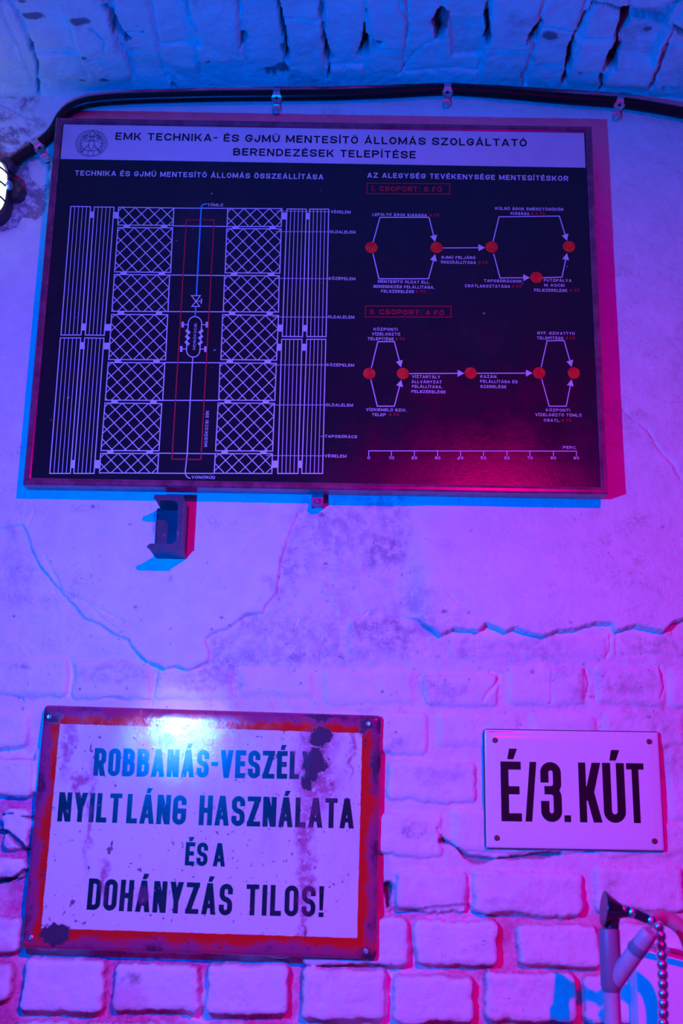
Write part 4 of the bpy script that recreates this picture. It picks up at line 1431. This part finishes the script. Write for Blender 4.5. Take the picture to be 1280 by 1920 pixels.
# ------------------------------------------------------------------ corrugated conduit along the foot of the vault
SO = 0.0135
pts = []
for (x, y, s) in ((8, 318, .016), (20, 309, .016), (45, 290, .016), (72, 273, .0155), (92, 257, .0135), (106, 239, .0130), (116, 220, .0130), (132, 204, .0145), (160, 193, .017), (200, 187.5, .018), (260, 184, .018), (330, 182, .018), (420, 180, .018), (520, 179, .018),
                  (620, 178, .018), (720, 174.5, .018), (790, 170.5, .018), (838, 168.5, .018), (890, 171, .018), (960, 176.5, .018), (1040, 183.5, .018), (1100, 188, .018), (1160, 192.5, .018), (1220, 201, .018), (1280, 212, .018), (1340, 224, .018), (1420, 242, .018)):
    pts.append(P(x, y, s + .004))
_, Lc = smooth_path(pts, 10)
nr = int(Lc / .0042)
path, _ = smooth_path(pts, nr * 4 + 1)
m = MB()
m.tube(path, [(.0122, .0122, .0104, .0104)[k % 4] for k in range(len(path))], 18)
cond = m.build('corrugated_conduit', MAT['conduit'], None, True, 25)
tag(cond, 'black corrugated plastic conduit running along the top of the wall from the lamp', 'conduit')


def clip(px, py, dirv, label, tab=1.0):
    """Saddle clip over the conduit, screwed on its lower side."""
    c = P(px, py, .022)
    root = empty('conduit_clip', (c.x, 0, c.z), label, 'clip', 'conduit clips along the top of the wall')
    d = Vector((dirv[0], 0, dirv[1])).normalized()      # along the conduit
    n = Vector((d.z, 0, -d.x))                          # towards the screw side
    R_ = .0132
    prof = []                                           # (across, out, half width)
    for k in range(17):
        a = math.pi * (1.12 - k / 16 * 1.0)
        wv = .0062 + .0030 * abs(math.cos(a * 1.0)) + (.0022 * math.exp(-((a - .62) / .22) ** 2))
        prof.append((-R_ * math.cos(math.pi - a) * -1 if False else R_ * math.cos(a), .022 + R_ * math.sin(a), wv))
    prof += [(R_ + .0010, .0165, .0052), (R_ + .0035, .0135, .0058), (R_ + .007, .0128, .0080), (R_ + .013, .0126, .0086), (R_ + .018, .0126, .0068), (R_ + .0205, .0126, .0040)]
    V_, F_ = [], []
    for side in (0, 1):
        for (ac, out, hw) in prof:
            for s in (-1, 1):
                p = n * ac + d * s * hw
                V_.append((p.x, -(out - side * .0014), p.z))
    L = len(prof)
    idx = lambda side, i, s: side * L * 2 + i * 2 + s
    for i in range(L - 1):
        F_.append((idx(0, i, 0), idx(0, i, 1), idx(0, i + 1, 1), idx(0, i + 1, 0)))
        F_.append((idx(1, i, 1), idx(1, i, 0), idx(1, i + 1, 0), idx(1, i + 1, 1)))
        for s in (0, 1):
            F_.append((idx(0, i, s), idx(1, i, s), idx(1, i + 1, s), idx(0, i + 1, s)))
    for i in (0, L - 1):
        F_.append((idx(0, i, 0), idx(0, i, 1), idx(1, i, 1), idx(1, i, 0)))
    mb = MB()
    mb.mesh(V_, F_)
    mb.build('strap', MAT['zinc'], root, True, 40)
    h = MB()                                            # punched slot
    a = .62
    hc = n * (R_ * math.cos(a)) + Vector((0, -(.022 + R_ * math.sin(a)), 0))
    nv = n * math.cos(a) + Vector((0, -math.sin(a), 0))
    h.lathe([(.0030, -.0008), (.0030, .0003), (.0001, .0003)], hc, nv, 18)
    h.build('hole', MAT['conduit'], root)
    sc = MB()
    scp = n * (R_ + .0125) + Vector((0, -.0126, 0))
    sc.lathe([(.0052, -.004), (.0052, .0008), (.0046, .0026), (.0028, .0034), (.0026, .0022), (.0001, .0020)], scp, Vector((0, -1, 0)), 20)
    sc.build('screw', MAT['screw'], root, True, 30)
    # plug the tab rests on
    pg = MB()
    pg.lathe([(.0048, 0), (.0052, .0150)], n * (R_ + .0125) + Vector((0, .004, 0)), Vector((0, -1, 0)), 14)
    pg.build('wall_plug', MAT['conduit'], root)
    return root


clip(519, 179, (1, -.01), 'zinc conduit clip with a dull grey screw above the middle of the board title')
clip(838, 168.5, (1, .0), 'zinc conduit clip at the highest bend of the conduit, with a red-glinting screw')
clip(1160, 192.5, (1, -.13), 'zinc conduit clip above the top right corner of the board, with a red-glinting screw')
clip(70, 274.5, (1, .80), 'zinc conduit clip left of the board, between the lamp and the frame corner')

# ------------------------------------------------------------------ steel channel stub and hanging clamp under the board
def old_paint():
    m = NT('chipped_dark_paint_on_steel')
    n = m.noise(45, 6, .65)
    c = m.mix(m.ramp(n, .4, .7), (0.055, 0.035, 0.075), (0.13, 0.035, 0.065))
    ch = m.ramp(m.noise(90, 5, .7), .62, .66)
    c = m.mix(m.math('MULTIPLY', ch, .5), c, (0.42, 0.38, 0.46))
    return m.done(c, .45, m.bump(n, .4, .002), .1, .5)


MAT['old_paint'] = old_paint()
sd = .088
q = [P(x, y, sd) for (x, y) in ((290, 929), (344, 929), (337, 1031), (283, 1027))]
x0s, x1s = (q[0].x + q[3].x) / 2 + .001, (q[1].x + q[2].x) / 2
z1s, z0s = (q[0].z + q[1].z) / 2, (q[2].z + q[3].z) / 2
tw, tf = .0065, .0075
stub_c = ((x0s + x1s) / 2, z0s)
out = [(x1s, z0s), (x1s, z1s), (x0s, z1s), (x0s - .001, z1s - tf * .75), (x0s + .006, z1s - tf)]
for k in range(6):
    a = math.pi / 2 * k / 5
    out.append((x1s - tw - .012 + .012 * math.sin(a), z1s - tf - .012 + .012 * math.cos(a)))
for k in range(6):
    a = math.pi / 2 * k / 5
    out.append((x1s - tw - .012 + .012 * math.cos(a), z0s + tf + .012 - .012 * math.sin(a)))
out += [(x0s - .003, z0s + tf), (x0s - .007, z0s + tf * .6), (x0s - .007, z0s + tf * .25), (x0s - .003, z0s)]
stub = empty('steel_channel_stub', (stub_c[0], 0, stub_c[1]), 'cut-off stub of dark painted steel channel sticking out of the wall under the board', 'steel stub')
m = MB()
m.prism([(x - stub_c[0], z - stub_c[1]) for x, z in reversed(out)], -sd, .03)
st = m.build('channel', MAT['old_paint'], stub)
m = MB()
m.box(((x1s - x0s) / 2 - .009 - (stub_c[0] - x0s), -.004, (z1s - z0s) / 2), (x1s - x0s - .002, .022, z1s - z0s - .006), .003)
m.build('back_plate', MAT['old_paint'], stub)
bv = st.modifiers.new('soft_edges', 'BEVEL')
bv.width, bv.segments, bv.limit_method, bv.angle_limit = .0012, 2, 'ANGLE', math.radians(40)

hc_ = P(595, 938, .03)
hang = empty('hanging_clamp', (hc_.x, 0, hc_.z), 'small bolted metal clamp peeping out below the bottom rail of the board', 'clamp')
m = MB()
hw, top, bot = .0105, .0135, -.012
ol = [(hw, top), (-hw, top), (-hw, bot + .006), (-hw + .003, bot + .002), (-.003, bot), (.003, bot), (hw - .003, bot + .002), (hw, bot + .006)]
m.prism(ol, -.030, -.024)
m.box((-hw + .0015, -.012, .002), (.003, .030, .020), .0005)
m.box((hw - .0015, -.012, .002), (.003, .030, .020), .0005)
m.build('bracket', MAT['dull_zinc'], hang)
m = MB()
m.lathe([(.0060, -.001), (.0060, .001), (.0046, .0012), (.0046, .0038), (.0040, .0046), (.0001, .0046)], (0, -.030, -.003), seg=18)
m.build('bolt', MAT['dull_zinc'], hang, True, 30)
m = MB()
m.lathe([(.0035, 0), (.0035, .014), (.0001, .0145)], (0, -.026, .0105), Vector((.2, -.4, .9)), 12)
m.build('ring', MAT['dull_zinc'], hang, True, 30)

# ------------------------------------------------------------------ caged lamp at the left edge
lc = P(-52, 349, .045)
ls = 1 / 940
lampo = empty('bulkhead_lamp', (lc.x, 0, lc.z), 'oval bulkhead lamp with lit frosted glass and wire cage at the left edge', 'lamp')


def oval(rx, rz, n=48, p=3.6):
    o_ = []
    for k in range(n):
        a = 2 * math.pi * k / n
        c, s = math.cos(a), math.sin(a)
        o_.append((rx * math.copysign(abs(c) ** (2 / p), c), rz * math.copysign(abs(s) ** (2 / p), s)))
    return o_


def loft(rings):
    """rings: (outline scale rx, rz, y)."""
    V_, F_ = [], []
    n = 48
    for rx, rz, y in rings:
        V_ += [(x, y, z) for x, z in oval(rx, rz, n)]
    for r_ in range(len(rings) - 1):
        for k in range(n):
            F_.append((r_ * n + k, r_ * n + (k + 1) % n, (r_ + 1) * n + (k + 1) % n, (r_ + 1) * n + k))
    F_.append(tuple(range(n)))
    F_.append(tuple(range((len(rings) - 1) * n, len(rings) * n)))
    return V_, F_


MAT['cast'] = plain('dark_cast_metal', (0.06, 0.045, 0.07), .4, .4, .25, 80, .3)


def glass():
    m = NT('frosted_lamp_glass')
    xyz = m.n('ShaderNodeSeparateXYZ')
    m.put(xyz.inputs[0], m.obj())
    flute = m.math('SINE', m.math('MULTIPLY', xyz.outputs[2], 300.0))
    m.put(m.b.inputs['Emission Color'], (0.62, 0.72, 1.0))
    m.b.inputs['Emission Strength'].default_value = 3.5
    return m.done((0.85, 0.86, 0.92), .25, m.bump(flute, .5, .002), 0, .5)


MAT['lamp_glass'] = glass()
rx, rz = 62 * ls, 60 * ls
m = MB(); m.mesh(*loft([(rx * 1.02, rz * 1.02, .004), (rx * 1.04, rz * 1.04, -.02), (rx * 1.0, rz * 1.0, -.034), (rx * .95, rz * .95, -.036)]))
m.build('base', MAT['cast'], lampo, True, 40)
m = MB(); m.mesh(*loft([(rx * .93, rz * .93, -.034), (rx * .93, rz * .93, -.046), (rx * .86, rz * .88, -.062), (rx * .68, rz * .74, -.074), (rx * .40, rz * .45, -.081), (rx * .1, rz * .1, -.083)]))
m.build('glass', MAT['lamp_glass'], lampo, True, 60)
cg = MB()
ringp = [Vector((x, -.040, z)) for x, z in oval(rx * .985, rz * .985)]
cg.tube(ringp + [ringp[0], ringp[1]], .0022, 8)
for zf in (-.45, 0, .45):
    wx = rx * .985 * (1 - abs(zf) ** 3.6) ** (1 / 3.6)
    wp, _ = smooth_path([Vector((-wx, -.040, rz * zf)), Vector((-wx * .88, -.064, rz * zf)), Vector((-wx * .5, -.084, rz * zf)), Vector((0, -.090, rz * zf)), Vector((wx * .5, -.084, rz * zf)), Vector((wx * .88, -.064, rz * zf)), Vector((wx, -.040, rz * zf))], 30)
    cg.tube(wp, .0018, 8)
wp, _ = smooth_path([Vector((0, -.040, -rz * .985)), Vector((0, -.066, -rz * .85)), Vector((0, -.091, 0)), Vector((0, -.066, rz * .85)), Vector((0, -.040, rz * .985))], 30)
cg.tube(wp, .0018, 8)
cg.build('cage', MAT['cast'], lampo, True, 60)
lg = MB()
lg.prism([(rx * .93, -.012), (rx * 1.22, -.010), (rx * 1.34, -.002), (rx * 1.38, .012), (rx * 1.28, .022), (rx * .98, .034), (rx * .90, .03)], -.026, .003)
lg.build('lug', MAT['cast'], lampo)
b_ = MB()
b_.lathe([(.0085, -.004), (.0085, .004), (.0062, .0062), (.0062, .010), (.003, .0125), (.0001, .0125)], (rx * 1.02, -.042, .004), Vector((.25, -1, 0)), 18)
b_.build('cage_nut', MAT['zinc'], lampo, True, 30)
b_ = MB()
b_.lathe([(.0045, -.002), (.0045, .003), (.0001, .0045)], (rx * 1.27, -.026, .004), Vector((0, -1, 0)), 14)
b_.build('screw', MAT['rusty_screw'], lampo, True, 30)
gl = MB()
gd = (P(45, 290, .02) - P(8, 318, .02)).normalized()
g0 = P(12, 315, .022) - Vector((lc.x, 0, lc.z))
gl.tube([g0 - gd * .016, g0 - gd * .002, g0 + gd * .002, g0 + gd * .012, g0 + gd * .016], [.016, .016, .0175, .0175, .0145], 18)
gl.build('cable_gland', MAT['cast'], lampo, True, 40)

# ------------------------------------------------------------------ shower gear at the lower right
SP = 0.27
SCL = (P(1148, 1800, SP) - P(1147, 1800, SP)).length          # metres per pixel there


def grey_tube():
    m = NT('grey_painted_tube')
    n = m.noise(18, 5, .6)
    c = m.mix(m.ramp(n, .35, .7), (0.40, 0.38, 0.44), (0.52, 0.49, 0.55))
    return m.done(c, .42, m.bump(m.noise(90, 3), .1, .001), 0, .5)


MAT['tube'] = grey_tube()
MAT['sleeve'] = plain('dark_grey_sleeve', (0.22, 0.19, 0.27), .42, 0, .15, 30, .1)
MAT['rubber'] = plain('pinkish_rubber_hose', (0.60, 0.22, 0.34), .5, 0, .1, 40, .1)
MAT['dark_metal'] = plain('dark_polished_metal', (0.05, 0.05, 0.09), .22, .6, .2, 60)
MAT['tape'] = plain('grey_tape', (0.22, 0.24, 0.32), .5, 0, .1, 60)
MAT['panel_white'] = plain('white_painted_box', (0.80, 0.80, 0.84), .5, 0, .06, 20, .1)
base = P(1146, 1854, SP)
stand = empty('pipe_stand', (base.x, -SP, 0), 'grey upright pipe with a slanted branch socket at the lower right corner', 'pipe')


def rel(px, py, s=SP):
    p = P(px, py, s)
    return Vector((p.x - base.x, p.y + SP, p.z))


zt, zm = rel(1146, 1741).z, rel(1146, 1854).z
m = MB()
m.tube([Vector((0, 0, 0)), Vector((0, 0, zm))], 15.5 * SCL, 28)
m.build('pole', MAT['tube'], stand, True, 40)
m = MB()
m.lathe([(.07, 0), (.07, .006), (.03, .010), (.018, .03)], (0, 0, 0), Vector((0, 0, 1)), 32)
m.build('foot_plate', MAT['tube'], stand, True, 30)
m = MB()
m.tube([Vector((0, 0, zm - .004)), Vector((0, 0, zm)), Vector((0, 0, zm + .004)), Vector((0, 0, zt - .002)), Vector((0, 0, zt)), Vector((0, 0, zt + .0005))], [15.6 * SCL, 18 * SCL, 19.6 * SCL, 19.6 * SCL, 18.5 * SCL, 15 * SCL], 32)
m.build('sleeve', MAT['sleeve'], stand, True, 40)
b0, b1 = rel(1150, 1842), rel(1219, 1746, SP + .045)
bd = b1 - b0
m = MB()
m.tube([b0, b0 + bd * .5, b0 + bd * .88, b0 + bd * .97, b1], [17.5 * SCL, 16.8 * SCL, 16.5 * SCL, 15.5 * SCL, 12 * SCL], 26)
m.build('branch_socket', MAT['tube'], stand, True, 40)
m = MB()
m.tube([b0 + bd * .60, b0 + bd * .605, b0 + bd * .74, b0 + bd * .745], [16.9 * SCL, 17.4 * SCL, 17.4 * SCL, 16.7 * SCL], 26)
m.build('tape_band', MAT['tape'], stand, True, 40)

nz = P(1150, 1720, SP)
noz = empty('spray_nozzle', (nz.x, -SP, nz.z), 'dark flared spray nozzle with chrome collars and rubber hose, resting on the upright pipe', 'nozzle')


def rn(px, py, s=SP):
    p = P(px, py, s)
    return Vector((p.x - nz.x, p.y + SP, p.z - nz.z))


ax0, ax1 = rn(1131, 1704), rn(1182, 1711)
ad = ax1 - ax0
m = MB()
prof = [(0, 33), (.03, 34), (.10, 31), (.25, 25.5), (.45, 19), (.62, 14), (.78, 11), (1.0, 9.5)]
m.tube([ax0 + ad * a for a, r_ in prof], [r_ * SCL * .98 for a, r_ in prof], 30)
m.build('flared_horn', MAT['dark_metal'], noz, True, 50)
m = MB()
m.tube([rn(1146, 1740), rn(1147, 1728), rn(1152, 1716)], [14 * SCL, 13.5 * SCL, 11 * SCL], 20)
m.build('spigot', MAT['dark_metal'], noz, True, 50)
for (x, y, r_, l_) in ((1167, 1706, 11.5, 5), (1183, 1710, 12.5, 6), (1219, 1725, 11.5, 6)):
    c = rn(x, y)
    dr = (rn(1222, 1727) - rn(1165, 1705)).normalized()
    m = MB()
    m.tube([c - dr * l_ * SCL, c - dr * l_ * .6 * SCL, c, c + dr * l_ * .6 * SCL, c + dr * l_ * SCL], [r_ * .85 * SCL, r_ * SCL, r_ * 1.06 * SCL, r_ * SCL, r_ * .85 * SCL], 22)
    m.build('collar', MAT['chrome'], noz, True, 50)
m = MB()
m.tube([rn(1165, 1705), rn(1190, 1713), rn(1222, 1727)], [9 * SCL, 9.5 * SCL, 8.5 * SCL], 20)
m.build('grip', MAT['dark_metal'], noz, True, 50)
hp, _ = smooth_path([rn(1219, 1727, SP - .004), rn(1230, 1721, SP - .012), rn(1247, 1721, SP - .02), rn(1268, 1733, SP - .02), rn(1284, 1752, SP - .02), rn(1296, 1790, SP - .015), rn(1302, 1860, SP), rn(1304, 2000, SP - .01)], 50)
m = MB()
m.tube(hp, 14 * SCL, 20)
m.build('rubber_hose', MAT['rubber'], noz, True, 50)

hs = P(1236, 1742, SP + .02)
ph = [P(x, y, SP + .024) - hs for (x, y) in ((1229, 1731), (1234, 1738), (1237, 1748), (1239, 1766), (1240, 1790), (1242, 1840), (1243, 1900), (1243, 1990), (1244, 2080))]
_, Lh = smooth_path(ph, 10)
nb = int(Lh / (16.5 * SCL))
pp, _ = smooth_path(ph, nb * 6 + 1)
m = MB()
m.tube(pp, [SCL * (8.4 if k % 6 in (0, 5) else (9.6 if k % 6 in (1, 4) else 10.0)) * (0.82 if k % 6 == 0 else 1) for k in range(len(pp))], 18)
hose = m.build('metal_hose', MAT['chrome'], None, True, 70)
hose.location = hs
tag(hose, 'ribbed chrome shower hose hanging straight down beside the upright pipe', 'hose')

wb = [P(1189, 1782, .05), P(1300, 1812, .05)]
box_c = ((wb[0].x + .30), (wb[0].z + .62) / 2)
cab = empty('wall_box', (wb[0].x + .15, 0, .62), 'white painted flat box on the wall behind the pipe and chrome hose', 'box')
m = MB()
m.box((0, -.028, (wb[0].z - .62) / 2), (.30, .056, wb[0].z - .62), .003)
m.build('body', MAT['panel_white'], cab, True, 30)
m = MB()
ra, rb = P(1203, 1768, .09) - Vector((wb[0].x + .15, 0, .62)), P(1310, 1796, .09) - Vector((wb[0].x + .15, 0, .62))
m.tube([ra, rb], 5.5 * SCL, 14)
m.tube([ra, ra + Vector((.003, .10, -.01))], 4.5 * SCL, 12)
m.tube([rb, rb + Vector((0, .10, -.01))], 4.5 * SCL, 12)
m.build('rail', MAT['tube'], cab, True, 40)
